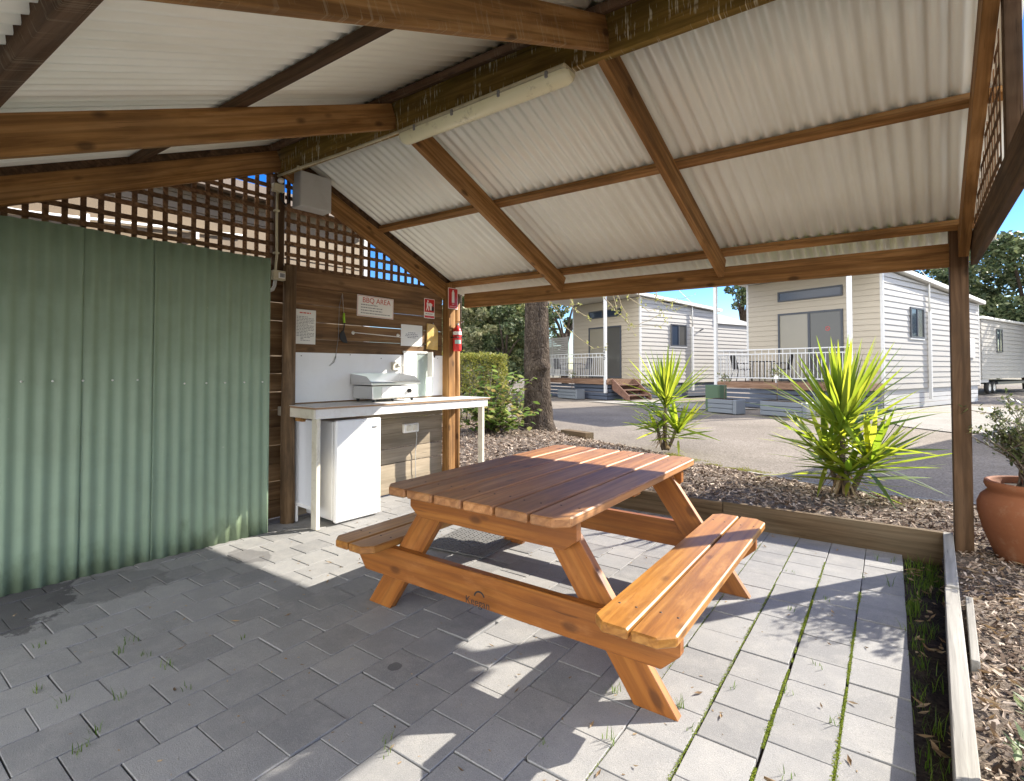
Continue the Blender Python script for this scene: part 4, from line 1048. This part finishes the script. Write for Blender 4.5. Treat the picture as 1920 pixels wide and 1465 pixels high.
    ws = lambda y, z: KM @ Matrix(((0,0,1,.016),(1,0,0,y),(0,1,0,z),(0,0,0,1)))
    window(c, ws(1.98,2.36), 1.1, 1.02, [M_GLASS, M_BLINDDK], True, 'side_window')
    MB().box((.0,1.95,2.30), (.05,3.11,2.355)).build('window_sill', M_TRIM, c)
    # conduit mast by the window
    MB().box((.03,3.42,.28), (.12,3.52,3.3), bev=.008).build('downpipe', M_TRIM, c)
    MB().tube([(.075,3.47,3.3),(.075,3.47,zr(3.47)+.15)], .03, 8).build('mast', M_BOXGREY, c)
    MB().tube([(.075,3.47,zr(3.47)+.12),(-.1,2.7,zr(3.47)+.75)], .012, 6).build('mast_stay', M_BOXGREY, c)
    if number == '3': MB().box((.016,7.35,1.75), (.07,8.0,2.5), bev=.005).build('meter_cabinet', M_TRIM, c)
    else: MB().tube([(.02,4.1,3.15),(.14,4.1,3.2),(.18,4.2,3.25)], .03, 8).build('outdoor_lamp', M_DARKGREY, c)
    # steps at the end of the deck
    if steps:
        m = MB()
        for i in range(3): m.box((.03+.30*i,-1.72,.62-.21*i), (.34+.30*i,-.48,.66-.21*i)); m.box((.03+.30*i,-1.70,.45-.21*i), (.05+.30*i,-.5,.62-.21*i))
        m.build('treads', M_STEP, c)
        for y in (-1.76, -.47):
            m = MB(); m.prism([(.03,.92),(.03,.45),(.9,.02),(1.0,.02),(1.0,.22)], 0, .04, KM @ Matrix(((1,0,0,0),(0,0,-1,y+.04),(0,1,0,0),(0,0,0,1)))); m.build('stringer', M_STEP, c, I4)
    # number on the post
    for i, ch in enumerate(number):
        text_mesh(ch, .27, KM @ frame((-.06, -2.0925, 1.93-.27*i+(.0 if len(number) == 1 else .12)), (1,0,0), (0,0,1)), M_INK, 'number', c, .002)
    return c
K3 = V((-.185, 19.896, 0)); K5 = V((-8.899, 21.849, 0))
c3 = cabin(K3, 'holiday_cabin', 'pale weatherboard cabin numbered 3 with a railed deck, nearest the shelter post', '3', M_SKIRTW, False, False)
MB().tube([(.035,-1.985,2.65+.075*math.sin(t)) for t in ()] or [(-1.62+.07*math.cos(R(a)), -.026, 2.68+.07*math.sin(R(a))) for a in range(0, 361, 30)], .012, 6).tube([(-1.67,-.026,2.73),(-1.57,-.026,2.63)], .011, 6).build('sticker', M_RED, c3)
c5 = cabin(K5, 'holiday_cabin', 'pale weatherboard cabin numbered 25 with timber steps, behind the big trunk', '25', M_SKIRT, True, True, Ls=5.4)
KM5 = PW[c5.name]
m = MB(); siding(m, 5.45, 8.6, .67, lambda y: 3.55, KM5 @ Matrix(((0,1,0,.0),(1,0,0,0),(0,0,1,0),(0,0,0,1)))); m.box((-4.4,5.42,.66), (-.005,8.6,3.54), KM5)
m.build('rear_wing', M_CABIN, c5, I4)
MB().prism([(5.4,3.56),(8.8,3.56),(8.8,3.64),(5.4,4.02)], -.1, 4.5, KM5 @ Matrix(((0,0,-1,0),(1,0,0,0),(0,1,0,0),(0,0,0,1)))).build('wing_roof', M_ROOFC, c5, I4)
KM3 = PW[c3.name]

# caravan-like unit on wheels beyond
cv = thing('caravan', 'long low clad caravan on wheels beyond the cabin numbered 3', 'caravan', KM3 @ T(-1.85, 16.05, 0))
CVM = PW[cv.name]
m = MB(); siding(m, 0, 12, .8, lambda y: 3.86, CVM @ Matrix(((0,1,0,0),(1,0,0,0),(0,0,1,0),(0,0,0,1))), h=.21); m.box((-2.6,.01,.79), (-.01,12,3.86), CVM); siding(m, 0.02, 2.55, .8, lambda y: 3.86, CVM @ Matrix(((1,0,0,-2.58),(0,-1,0,0),(0,0,1,0),(0,0,0,1))), h=.21)
m.build('body', M_CABIN, cv, I4)
MB().box((-2.7,-.1,3.862), (.1,12.1,4.0), bev=.02).build('roof', M_ROOFC, cv)
MB().box((-.1,.1,.6), (-.04,1.2,.785)).build('skirt', M_SKIRTW, cv)
window(cv, CVM @ Matrix(((0,0,1,.016),(1,0,0,2.35),(0,1,0,2.2),(0,0,0,1))), .95, 1.25, [M_GLASS, M_BLINDDK], True)
for y in (1.75, 2.5):
    wm = CVM @ frame((-.22, y, .32), (0,1,0), (0,0,1))
    wh = MB().lathe([(.16,-.1),(.27,-.1),(.33,-.07),(.335,.05),(.30,.09),(.2,.09),(.19,.06)], 28).build('wheel', M_TYRE, cv, wm)
    MB().lathe([(0,.04),(.08,.045),(.1,.07),(.18,.07),(.195,.085)], 24).build('rim', M_BOXGREY, wh, wm)
MB().box((-2.4,3.4,.45), (-.2,11.5,.6)).build('chassis', M_DARKGREY, cv)

# neighbouring cabin to the right, out of frame, whose shadow crosses the road
H0 = V((2.02, 11.75, 0))
nb = thing('neighbour_cabin', 'clad cabin standing just beyond the right edge of the view beside the road', 'cabin', frame(H0, D0, D1))
NM = PW[nb.name]
m = MB(); siding(m, 0, 11, .5, lambda y: 3.2, NM @ Matrix(((0,-1,0,0),(1,0,0,0),(0,0,1,0),(0,0,0,1)))); siding(m, 0, 4.5, .5, lambda y: 3.2, NM @ Matrix(((1,0,0,0),(0,-1,0,0),(0,0,1,0),(0,0,0,1)))); m.box((.01,.01,.02), (4.5,11,3.2), NM)
m.build('wall', M_CABIN, nb, I4)
MB().box((-.12,-.12,3.2), (4.7,11.2,3.4), bev=.02).build('roof', M_ROOFC, nb)

# weatherboard building close behind the back wall
wb = thing('weatherboard_building', 'tan weatherboard building seen through the lattice behind the wall', 'building', WP(.5, 0, -1.5))
BM = frame(WP(0, 0, -1.5), VD, WN)
BX = BM @ Matrix(((1,0,0,0),(0,-1,0,0),(0,0,-1,0),(0,0,0,1)))
BX = frame(WP(0,0,-1.5), VD, (0,0,1), WN) @ Matrix(((1,0,0,0),(0,0,1,0),(0,1,0,0),(0,0,0,1)))
m = MB(); siding(m, -9, .78, .1, lambda x: 3.26, BX, h=.16, lip=.016); m.build('wall', M_TAN, wb, I4)
m = MB(); m.box((-9, -4, 0), (.77, -.012, 3.26), BX); m.build('shell', M_TAN, wb, I4)
MB().box((.77,-.07,.05), (.86,.03,3.28), BX).build('corner_trim', M_TRIM, wb, I4)
MB().box((-9.1,-4.1,3.262), (.95,.16,3.34), BX).box((-9.1,.16,3.22), (.95,.24,3.36), BX).build('roof', paint('gutter_brown', (.12,.09,.065), .6, .1, 2), wb, I4)
MB().tube([tuple(BX @ V(p)) for p in ((-8,.05,2.60),(-2.6,.05,2.67),(-.8,.05,2.82))], .014, 8).build('pipe', M_PVC, wb, I4)
for x in (-4.2, -2.2, -1.3): MB().box((x-.01,.0,2.62+.05*max(0,x+2.6)), (x+.02,.085,2.72+.05*max(0,x+2.6)), BX).build('pipe_clip', M_PVC, wb, I4)

# ------------------------------------------------------------------ deck furniture
def patio_chair(M, label):
    t = thing('patio_chair', label, 'chair', M, 'black outdoor chairs on the cabin decks')
    MB().box((-.24,-.24,.42), (.24,.22,.45), bev=.01).build('seat', M_BLACK, t)
    MB().prism([(-.24,0),(.24,0),(.22,.46),(.16,.52),(-.16,.52),(-.22,.46)], -.012, .012, M @ T(0,.22,.44) @ Matrix.Rotation(R(78), 4, 'X')).build('backrest', M_BLACK, t, I4)
    for sx in (-1, 1):
        MB().tube([(sx*.26,-.2,.44),(sx*.27,-.22,.62),(sx*.27,0,.66),(sx*.26,.24,.64)], .014, 6).build('armrest', M_BLACK, t)
        for y0, y1 in ((-.2,-.24),(.2,.3)): MB().tube([(sx*.22,y0,.43),(sx*.25,y1,0)], .014, 6).build('leg', M_BLACK, t)
    return t
def deck_table(M, label):
    t = thing('patio_table', label, 'table', M)
    MB().lathe([(0,.72),(.42,.72),(.43,.705),(.42,.69),(0,.69)], 24).build('table_top', M_BLACK, t)
    for a in range(4): MB().tube([(.3*math.cos(R(90*a+45)), .3*math.sin(R(90*a+45)), .69), (.34*math.cos(R(90*a+45)), .34*math.sin(R(90*a+45)), 0)], .016, 6).build('leg', M_BLACK, t)
    return t
for KM, nm in ((KM3, 'cabin numbered 3'), (KM5, 'cabin numbered 25')):
    patio_chair(KM @ T(-4.0,-1.25,.872) @ RZ(R(100)), f'black outdoor chair at the left end of the deck of the {nm}')
    patio_chair(KM @ T(-2.75,-.85,.872) @ RZ(R(-75)), f'black outdoor chair beside the sliding door on the deck of the {nm}')
    deck_table(KM @ T(-3.4,-.95,.872), 'round black table on the deck beneath the single 3' if nm[-1] == '3' else 'round black table on the deck glimpsed past the big trunk')

# planter boxes, green cabinet, saplings
def planter(M, w_, label):
    t = thing('planter_box', label, 'planter', M, 'grey ribbed planter boxes in front of the decks')
    m = MB()
    for i in range(3):
        z = .02+.135*i; m.box((-w_/2,-.24,z), (w_/2-.12,.24,z+.125), bev=.012)
    m.build('panels', M_GREYBOX, t)
    MB().box((w_/2-.118,-.245,0), (w_/2,.245,.425), bev=.02).build('end_panel', M_GREYBOX, t)
    MB().box((-w_/2+.03,-.2,.40), (w_/2-.14,.2,.428)).build('soil_fill', M_SOIL, t)
    return t
planter(T(-4.0, 16.4, 0) @ RZ(A1-R(90)), .95, 'grey ribbed planter box below the green cabinet')
planter(T(-2.35, 16.2, 0) @ RZ(A1-R(90)), 1.3, 'grey ribbed planter box behind the larger spiky plant')
planter(KM5 @ T(-1.8,-2.45,0), 1.3, 'grey ribbed planter box in front of the dark blue deck skirting')
gb = thing('utility_cabinet', 'green metal cabinet at the deck end above a planter box', 'cabinet', T(-4.45, 17.0, 0) @ RZ(A1-R(90)))
MB().box((-.25,-.2,0), (.25,.2,.82), bev=.015).build('body', M_GREENBOX, gb); MB().box((-.22,-.215,.06), (.22,-.202,.78), bev=.005).build('door', M_GREENBOX, gb)
def sapling(M, label, h, tagm=True):
    t = thing('sapling', label, 'sapling', M); rr = random.Random(int(h*1000))
    MB().tube([(0,0,0),(.02,.01,h*.5),(.0,.02,h)], [.012,.01,.006], 6).build('stem', M_STEMGREY, t)
    m = MB()
    for _ in range(46):
        s = .05; p = V((rr.gauss(0,.09), rr.gauss(0,.09), h*rr.uniform(.7,1.05)))
        F = T(*p) @ Matrix.Rotation(rr.uniform(0,6.3), 4, V((rr.random()-.5, rr.random()-.5, rr.random())).normalized())
        m.add([(-s,0,0),(0,-s*.4,.01),(s,0,0),(0,s*.4,.01)], [(0,1,2,3)], F)
    m.build('foliage', M_FOL_MID, t)
    if tagm: MB().box((-.06,-.05,h*.72), (.05,-.045,h*.86)).build('label_tag', M_SIGNWHITE, t)
sapling(T(-4.05,16.38,.428), 'thin sapling leaning in the planter box beside the green cabinet', .75, False)
sapling(T(-2.6,16.2,.428), 'thin sapling with a white tag in the planter box behind the larger spiky plant', .85)
sapling(KM5 @ T(-1.75,-2.45,.428), 'thin sapling with a white tag in the planter before the dark blue skirting', .75)

# ================================================================== vegetation
def yucca(loc, label, heads, seed):
    t = thing('yucca', label, 'plant', T(*loc), 'spiky yucca plants in the mulch bed'); rr = random.Random(seed)
    m = MB()
    for (hx, hy, hz, n, L, lo, hi) in heads: m.tube([(hx*.2,hy*.2,-.03),(hx*.6,hy*.6,hz*.5),(hx,hy,hz+.1)], [.028,.026,.022], 8)
    m.build('stem', M_STEMGREY, t)
    m = MB()
    for (hx, hy, hz, n, L, lo, hi) in heads:
        for i in range(n):
            az = i*2.39996 + rr.uniform(-.25,.25); f = (i+.5)/n; el = R(lo + (hi-lo)*f**.8 + rr.uniform(-7,7))
            ln = L*rr.uniform(.72,1.08)*(1-.22*max(0, f-.75)*4*.3); wd = rr.uniform(.021,.031)*(.85+.3*f)
            d = V((math.cos(az)*math.cos(el), math.sin(az)*math.cos(el), math.sin(el))); side = V((-math.sin(az), math.cos(az), 0)); nrm = d.cross(side)
            if nrm.z < 0: nrm = -nrm
            sag = rr.uniform(.03,.12)*(1-f)*ln; b = V((hx,hy,hz + rr.uniform(-.10,.06)*(1-f)*2)) 
            tw = rr.uniform(-.5,.5); side = (side*math.cos(tw)+nrm*math.sin(tw))
            vs = []; prof = [(0,.55),(.25,.95),(.5,1.0),(.75,.62),(.92,.22),(1,0.02)]
            for s, wf in prof:
                p = b + d*(ln*s) + V((0,0,-sag*s*s))
                fold = nrm*(-.18*wd*wf)
                vs += [p - side*(wd*wf), p + fold, p + side*(wd*wf)]
            fs = []
            for k in range(len(prof)-1):
                o = k*3; fs += [(o,o+1,o+4,o+3),(o+1,o+2,o+5,o+4)]
            m.add(vs, fs, None, 0, True)
    m.build('leaves', M_YUCCA, t)
    m = MB()
    for i in range(16):
        az = rr.uniform(0, 6.3); L_ = rr.uniform(.22, .42); w_ = .014; z = rr.uniform(.08, .3); c_, s_ = math.cos(az), math.sin(az); vs = []
        for f, k in ((.08, .7), (.35, 1), (.7, .7), (1, .05)):
            q = V((c_*L_*f*.8, s_*L_*f*.8, max(.012, z - .75*L_*f*f - .05*f))); vs += [q - V((-s_, c_, 0))*w_*k, q + V((-s_, c_, 0))*w_*k]
        m.add(vs, [(0,1,3,2),(2,3,5,4),(4,5,7,6)])
    m.build('dry_leaves', M_DEAD, t)
    return t
yucca((-.40,6.12,.10), 'larger spiky yucca with bright yellow green leaves near the corner post',
      [(0,0,.68,86,.95,0,85),(-.14,.10,.36,54,.74,-16,60),(.22,.04,.36,58,.74,-12,58),(.05,-.12,.26,36,.66,-14,42)], 3)
yucca((-2.97,8.28,.06), 'smaller spiky yucca with a bare dark stem beyond the table corner',
      [(.02,0,.72,70,.98,-8,84),(.20,.05,.30,50,.66,-14,58),(-.12,-.06,.32,26,.62,-18,44),(-.02,.03,.46,22,.66,-16,40)], 8)

def leaf_cloud(m, clumps, n, size, rr, aspect=.5, spread=1.0, flat=0.0):
    for _ in range(n):
        c, r = clumps[rr.randrange(len(clumps))]
        while True:
            p = V((rr.uniform(-1,1), rr.uniform(-1,1), rr.uniform(-1,1)))
            if .0 < p.length < 1: break
        p = p.normalized()*(p.length**.45)
        q = V((c[0]+p.x*r*spread, c[1]+p.y*r*spread, c[2]+p.z*r*.85))
        s = size*rr.uniform(.6,1.35); a = s*aspect
        u = V((rr.gauss(0,1), rr.gauss(0,1), rr.gauss(0,.7))).normalized(); v_ = u.cross(V((rr.gauss(0,1), rr.gauss(0,1), rr.gauss(0,1)))).normalized()
        m.add([q-u*s, q-v_*a, q+u*s, q+v_*a], [(0,1,2,3)])
def tree(loc, label, trunk_h, trunk_r, crown, n, size, mat, seed, nclump=34, cat='tree', name='tree', group=None, limbs=6, rmul=1.0, droop=False, bark=None):
    """crown = (cx,cy,cz, rx,ry,rz) relative to loc"""
    rr = random.Random(seed); t = thing(name, label, cat, T(*loc), group); cx, cy, cz, rx, ry, rz_ = crown
    clumps = []
    while len(clumps) < nclump:
        p = V((rr.uniform(-1,1), rr.uniform(-1,1), rr.uniform(-1,1)))
        if p.length > 1: continue
        p = p.normalized()*(p.length**.6); k = rr.uniform(.16,.34)*rmul*min(rx, rz_)
        if droop: k *= (1.15-.5*(p.z*.5+.5)); p = V((p.x*(1-.45*max(0,p.z)), p.y*(1-.45*max(0,p.z)), p.z))
        clumps.append(((cx+p.x*rx, cy+p.y*ry, cz+p.z*rz_), k))
    m = MB(); m.tube([(0,0,-.1),(rr.gauss(0,.05)*trunk_h,.0,trunk_h*.55),(cx*.6,cy*.6,trunk_h)], [trunk_r*1.2,trunk_r,trunk_r*.7], 10)
    for i in range(limbs):
        c, _ = clumps[i % len(clumps)]; b = V((cx*.5,cy*.5,trunk_h*rr.uniform(.6,1))); c = V(c); mid = (b+c)/2 + V((0,0,.12*trunk_h))
        m.tube([b, mid, c], [trunk_r*.5,trunk_r*.3,trunk_r*.1], 6)
    m.build('trunk', bark or M_BARK, t)
    m = MB(); leaf_cloud(m, clumps, n, size, rr); m.build('crown', mat, t)
    return t
# right, beyond the caravan
tree((7.6,49,0), 'tall dark evergreen tree filling the sky right of the corner post', 4, .35, (0,0,6.0,5.2,5.2,4.7), 26000, .17, M_FOL_DK, 21, 70, limbs=10)
tree((2.6,53,0), 'dark evergreen tree rising behind the roof of the cabin numbered 3', 4, .3, (0,0,6.1,4.4,4.4,4.2), 14000, .17, M_FOL_DK, 22, 50)
tree((11.5,40,0), 'broad leafy tree at the far right edge beyond the potted shrub', 3, .3, (0,0,4.6,3.6,3.6,3.6), 12000, .15, M_FOL_MID, 27, 44)
# left, behind the hedge and trunk
tree((-14.6,16.3,0), 'pale grey green conifer behind the corner post and hedge', 2.5, .18, (0,0,3.4,1.5,1.5,3.2), 9000, .10, M_FOL_PALE, 31, 46, droop=True)
tree((-15.2,19.6,0), 'dense dark green bushy tree left of the big trunk', 2.5, .22, (.0,0,3.3,1.55,1.7,2.7), 15000, .11, M_FOL_MID, 32, 60, rmul=1.1)
tree((-17.2,21.6,0), 'tall loose tree with bare twigs behind the dense green tree', 4, .2, (0,0,5.6,2.6,2.6,3.4), 7000, .12, M_FOL_PALE, 33, 40)
tree((-12.75,17.1,0), 'narrow shrub tree hard against the left side of the big trunk', 1.6, .12, (0,0,2.1,.85,.85,2.0), 5000, .09, M_FOL_DK, 34, 26)
tree((-21.5,37,0), 'distant gum tree with sky gaps between the trunk and the cabin numbered 25', 4.2, .25, (0,0,6.3,2.9,2.9,1.9), 3000, .15, M_FOL_DK, 35, 22, limbs=9)
tree((-26,33,0), 'far green tree low on the skyline left of the trunk', 3, .25, (0,0,4.5,4.5,4.5,3.6), 9000, .17, M_FOL_MID, 36, 44)
tree((-10.6,48,0), 'distant half bare tree between the two cabins', 5.5, .22, (.6,0,7.0,2.0,2.0,2.6), 1700, .16, M_FOL_DK, 37, 24, limbs=20)
tree((-44,60,0), 'far dark tree mass on the horizon behind the hedge', 4, .3, (0,0,5,9,6,5), 9000, .3, M_FOL_DK, 38, 60)
# hedge
hd = thing('hedge', 'clipped flat topped hedge with yellow green new growth', 'hedge', T(-8.75, 9.15, .05) @ RZ(R(40)))
m = MB(); rr = random.Random(5); HX, HY, HZ = 1.55, .62, 1.62
for _ in range(19000):
    f = rr.random()
    if f < .36: p = V((rr.uniform(-HX,HX), rr.uniform(-HY,HY), HZ+rr.gauss(0,.035)-.03))
    elif f < .9: sx = rr.choice((-1,1)); p = V((rr.uniform(-HX,HX), sx*(HY+rr.gauss(0,.045)-.05), HZ*rr.random()**.8)) if rr.random() < .66 else V((sx*(HX+rr.gauss(0,.05)-.05), rr.uniform(-HY,HY), HZ*rr.random()**.8))
    else: p = V((rr.uniform(-HX,HX), rr.uniform(-HY,HY), rr.uniform(.1,HZ)))
    p += V((0,0,.05*noise.noise(p*2.2))) + V((.06*noise.noise(p*3+V((5,0,0))), .06*noise.noise(p*3), 0))
    s = .026*rr.uniform(.6,1.4); u = V((rr.gauss(0,1), rr.gauss(0,1), rr.gauss(0,1))).normalized(); v_ = u.cross(V((rr.gauss(0,1), rr.gauss(0,1), rr.gauss(0,1)))).normalized()
    m.add([p-u*s, p-v_*s*.55, p+u*s, p+v_*s*.55], [(0,1,2,3)])
m.build('foliage', M_HEDGE, hd)
m = MB()
for _ in range(30):
    x = rr.uniform(-HX*.9,HX*.9); y = rr.uniform(-.3,.3); m.tube([(x,y,0),(x+rr.gauss(0,.1),y+rr.gauss(0,.1),.7),(x+rr.gauss(0,.2),y+rr.gauss(0,.2),1.4)], [.018,.012,.005], 5)
m.build('stems', M_STEMGREY, hd)
# broad leaved shrub in front of the hedge
def bigleaf(m, p, d, s, rr):
    d = d.normalized(); side = d.cross(V((0,0,1))); side = side.normalized() if side.length > .1 else V((1,0,0)); nrm = side.cross(d)
    tw = rr.uniform(-.7,.7); side = side*math.cos(tw)+nrm*math.sin(tw); vs = []
    for t_, wf in ((0,.1),(.3,.55),(.55,.6),(.8,.34),(1,.02)):
        q = p + d*(s*t_) + V((0,0,-.25*s*t_*t_)); vs += [q-side*s*wf*.5, q-nrm*.05*s*wf, q+side*s*wf*.5]
    fs = []
    for k in range(4): o = k*3; fs += [(o,o+1,o+4,o+3),(o+1,o+2,o+5,o+4)]
    m.add(vs, fs, None, 0, True)
def shrub(loc, label, stems, seed, mat, leaf=.1, name='shrub', dens=9, group=None):
    t = thing(name, label, 'shrub', T(*loc), group); rr = random.Random(seed); ms = MB(); ml = MB()
    for (tx, ty, tz) in stems:
        b = V((rr.gauss(0,.06), rr.gauss(0,.06), -.03)); e = V((tx,ty,tz)); mid = (b+e)/2+V((0,0,.1)); ms.tube([b,mid,e], [.012,.009,.004], 5)
        for i in range(dens*2):
            f = rr.uniform(.25,1.02); p = (b*(1-f)**2 + mid*2*f*(1-f) + e*f*f) + V((rr.gauss(0,.03), rr.gauss(0,.03), rr.gauss(0,.03)))
            az = rr.uniform(0,6.3); bigleaf(ml, p, V((math.cos(az), math.sin(az), rr.uniform(-.3,.7))), leaf*rr.uniform(.6,1.3), rr)
    ms.build('stems', M_STEMGREY, t); ml.build('leaves', mat, t); return t
rr = random.Random(44)
shrub((-6.15,7.75,.1), 'loose broad leaved shrub with a few red tinged leaves sprawling before the hedge',
      [(rr.gauss(-.1,.42), rr.gauss(.1,.35), rr.uniform(.35,1.3)) for _ in range(44)] + [(.65,.1,.32),(.5,-.15,.28),(.75,.25,.4),(.42,.2,.5),(.85,.05,.25)], 12, M_SHRUB, .135, dens=11)
shrub((-8.2,11.6,.1), 'low pale shrub between the hedge and the dark trees', [(rr.gauss(0,.5), rr.gauss(0,.4), rr.uniform(.4,1.1)) for _ in range(16)], 14, M_SHRUB, .12, dens=8)

# the big trunk by the bed
tk = thing('tree', 'big rough barked tree trunk whose crown is hidden above the shelter roof', 'tree', T(-5.85, 8.95, .05))
m = MB(); n = 40; lv = [(-.1,.44),(.05,.38),(.2,.325),(.45,.285),(.8,.265),(1.2,.262),(1.35,.275),(1.5,.262),(2.0,.245),(2.6,.232),(3.3,.22),(4.2,.2),(5.2,.17)]
zz = []
for (z0, r0_), (z1, r1_) in zip(lv, lv[1:]):
    for k in range(6): zz.append((z0+(z1-z0)*k/6, r0_+(r1_-r0_)*k/6))
zz.append(lv[-1])
for z, r_ in zz:
    for k in range(n):
        a = 2*math.pi*k/n; ro = r_*(1+.05*noise.noise(V((math.cos(a)*2.2, math.sin(a)*2.2, z*1.1)))+.055*noise.noise(V((math.cos(a)*9, math.sin(a)*9, z*3.2)))) + (.05*max(0,math.cos(a*5+1))*max(0,(.35-z))/.35)
        if abs(z-1.32) < .14: ro += .05*max(0, math.cos(a-R(-20)))**6*(1-abs(z-1.32)/.14)
        m.v.append((ro*math.cos(a)-.03*z*.4, ro*math.sin(a), z))
for i in range(len(zz)-1):
    for k in range(n): m.f.append((i*n+k, i*n+(k+1)%n, (i+1)*n+(k+1)%n, (i+1)*n+k)); m.mi.append(0); m.sm.append(True)
m.build('trunk', M_BARK, tk)
rr = random.Random(17)
m = MB()
for i in range(7):
    a = rr.uniform(0,6.3); b = V((-.1,0,rr.uniform(3.6,5.0))); e = b+V((math.cos(a)*rr.uniform(1.6,3), math.sin(a)*rr.uniform(1.6,3), rr.uniform(.8,2.4))); m.tube([b,(b+e)/2+V((0,0,.3)),e], [.1,.07,.03], 8)
m.build('limb', M_BARK, tk)
m = MB(); cl = [((rr.gauss(0,1.7), rr.gauss(0,1.7), rr.uniform(5.2,7.8)), rr.uniform(.4,.8)) for _ in range(26)]
leaf_cloud(m, cl, 5200, .07, rr); m.build('crown', M_FOL_MID, tk)
# drooping budding twigs seen under the eave
mt_ = MB(); ml = MB()
def twig(pts, r_, buds):
    P = [V(p)-V((-5.85,8.95,.05)) for p in pts]; Q = []
    for i in range(len(P)-1):
        for k in range(4):
            f = k/4; Q.append(P[i]*(1-f)+P[i+1]*f+V((rr.gauss(0,.008), rr.gauss(0,.008), rr.gauss(0,.008))))
    Q.append(P[-1]); mt_.tube(Q, [r_*(1-.75*i/len(Q)) for i in range(len(Q))], 5)
    for _ in range(buds):
        i = rr.randrange(len(Q)//3, len(Q)); p = Q[i]+V((rr.gauss(0,.025), rr.gauss(0,.025), rr.gauss(0,.025)))
        for _k in range(3): bigleaf(ml, p, V((rr.gauss(0,1), rr.gauss(0,1), rr.gauss(0,.8)+.2)), rr.uniform(.025,.055), rr)
TW = [[(-5.15,8.09,2.78),(-4.84,8.33,2.12),(-4.43,8.64,1.7),(-4.21,8.8,1.77)],[(-4.72,8.41,2.46),(-4.52,8.56,2.29),(-4.46,8.61,2.26)],[(-4.24,8.75,2.63),(-3.89,9.02,2.14),(-3.77,9.11,2.12)],
 [(-4.04,8.9,2.63),(-3.9,9.01,2.24),(-3.81,9.08,1.94)],[(-3.88,9.01,2.65),(-3.6,9.22,2.4),(-3.45,9.33,2.45)],[(-3.77,9.11,2.12),(-3.41,9.37,2.11),(-3.26,9.47,2.31)],[(-3.77,9.11,2.12),(-3.45,9.34,2.33),(-3.23,9.49,2.53)],
 [(-4.12,8.84,2.68),(-4.04,8.9,2.33),(-4.2,8.78,2.53)],[(-3.72,9.13,2.63),(-3.24,9.48,2.58),(-2.93,9.7,2.68)],[(-5.07,8.15,2.51),(-4.84,8.32,2.43),(-4.64,8.47,2.53)],[(-3.44,9.33,2.57),(-3.17,9.54,2.43),(-3.0,9.6,2.5)]]
for i, p in enumerate(TW):
    if i in (5, 6): twig(p, .006, 9); continue
    x, y, z = p[0]; twig([(x-.25, y+.15, 3.25), (x-.08, y+.05, z+.2)] + p, .011, 16)
twig([(-5.8,8.95,3.3),(-5.4,8.45,3.35),(-4.6,8.6,3.3),(-3.8,9.1,3.25),(-3.2,9.5,3.2)], .035, 0)
mt_.build('twigs', M_TWIG, tk); ml.build('buds', M_BUD, tk)

# terracotta pot and its shrub
pot = thing('plant_pot', 'large round terracotta pot on the mulch beside the corner post', 'pot', T(.745, 4.72, .06) @ Matrix.Diagonal((.93, .93, .93, 1)))
MB().lathe([(0,0),(.19,0),(.205,.015),(.235,.10),(.285,.24),(.312,.36),(.312,.42),(.292,.475),(.262,.505),(.25,.52),(.262,.535),(.272,.56),(.268,.585),(.25,.592),(.235,.58),(.23,.54),(0,.53)], 48).build('bowl', M_TERRA, pot)
MB().lathe([(0,.545),(.12,.55),(.232,.54)], 24).build('potting_soil', M_SOIL, pot)
def fineshrub(loc, label, n, h, spread, seed, mat, leaf, name, lean=(0,0), wd=.2, dens=30, cat='plant', droop=.0):
    t = thing(name, label, cat, T(*loc)); rr = random.Random(seed); ms = MB(); ml = MB()
    for _ in range(n):
        b = V((rr.gauss(0,.05), rr.gauss(0,.05), 0)); a = rr.uniform(0,6.3); sp = spread*rr.uniform(.3,1)
        e = V((math.cos(a)*sp+lean[0], math.sin(a)*sp+lean[1], h*rr.uniform(.5,1.05)*(1-.35*sp/spread))); mid = V((e.x*.35, e.y*.35, e.z*.55)); pts = []
        for k in range(7):
            f = k/6; pts.append(b*(1-f)**2 + mid*2*f*(1-f) + e*f*f + V((rr.gauss(0,.008), rr.gauss(0,.008), 0)))
        ms.tube(pts, [.008*(1-.8*k/6) for k in range(7)], 5)
        tips = [pts[i] for i in range(2, 7)]
        for s in range(3):
            q = tips[rr.randrange(1, 5)]; r2 = q+V((rr.gauss(0,.09), rr.gauss(0,.09), rr.uniform(.02,.13))); ms.tube([q, r2], [.004,.002], 4); tips += [r2, (q+r2)/2]
        for _k in range(dens):
            p = tips[min(len(tips)-1, int(rr.triangular(0, len(tips), len(tips))))] + V((rr.gauss(0,.018), rr.gauss(0,.018), rr.gauss(0,.018))); az = rr.uniform(0,6.3)
            d = V((math.cos(az), math.sin(az), rr.uniform(.0,1.2))).normalized(); s = leaf*rr.uniform(.6,1.3); side = d.cross(V((0,0,1))).normalized(); nn = side.cross(d)
            vs = [p-side*s*wd*.4, p+side*s*wd*.4, p+d*s*.55+side*s*wd-nn*s*.03, p+d*s, p+d*s*.55-side*s*wd-nn*s*.03]; ml.add(vs, [(0,1,2,3,4)])
    ms.build('stems', M_STEMGREY, t); ml.build('leaves', mat, t); return t
fineshrub((.745,4.72,.565), 'twiggy small leaved shrub growing in the terracotta pot', 36, .62, .27, 6, M_POTLEAF, .034, 'potted_shrub', lean=(.0,0), wd=.22, dens=85)
fineshrub((.475,2.02,.11), 'fleshy grey green plant at the lower right corner beside the silvery edging', 26, .30, .17, 9, M_SUCC, .06, 'succulent_plant', wd=.15, dens=60)
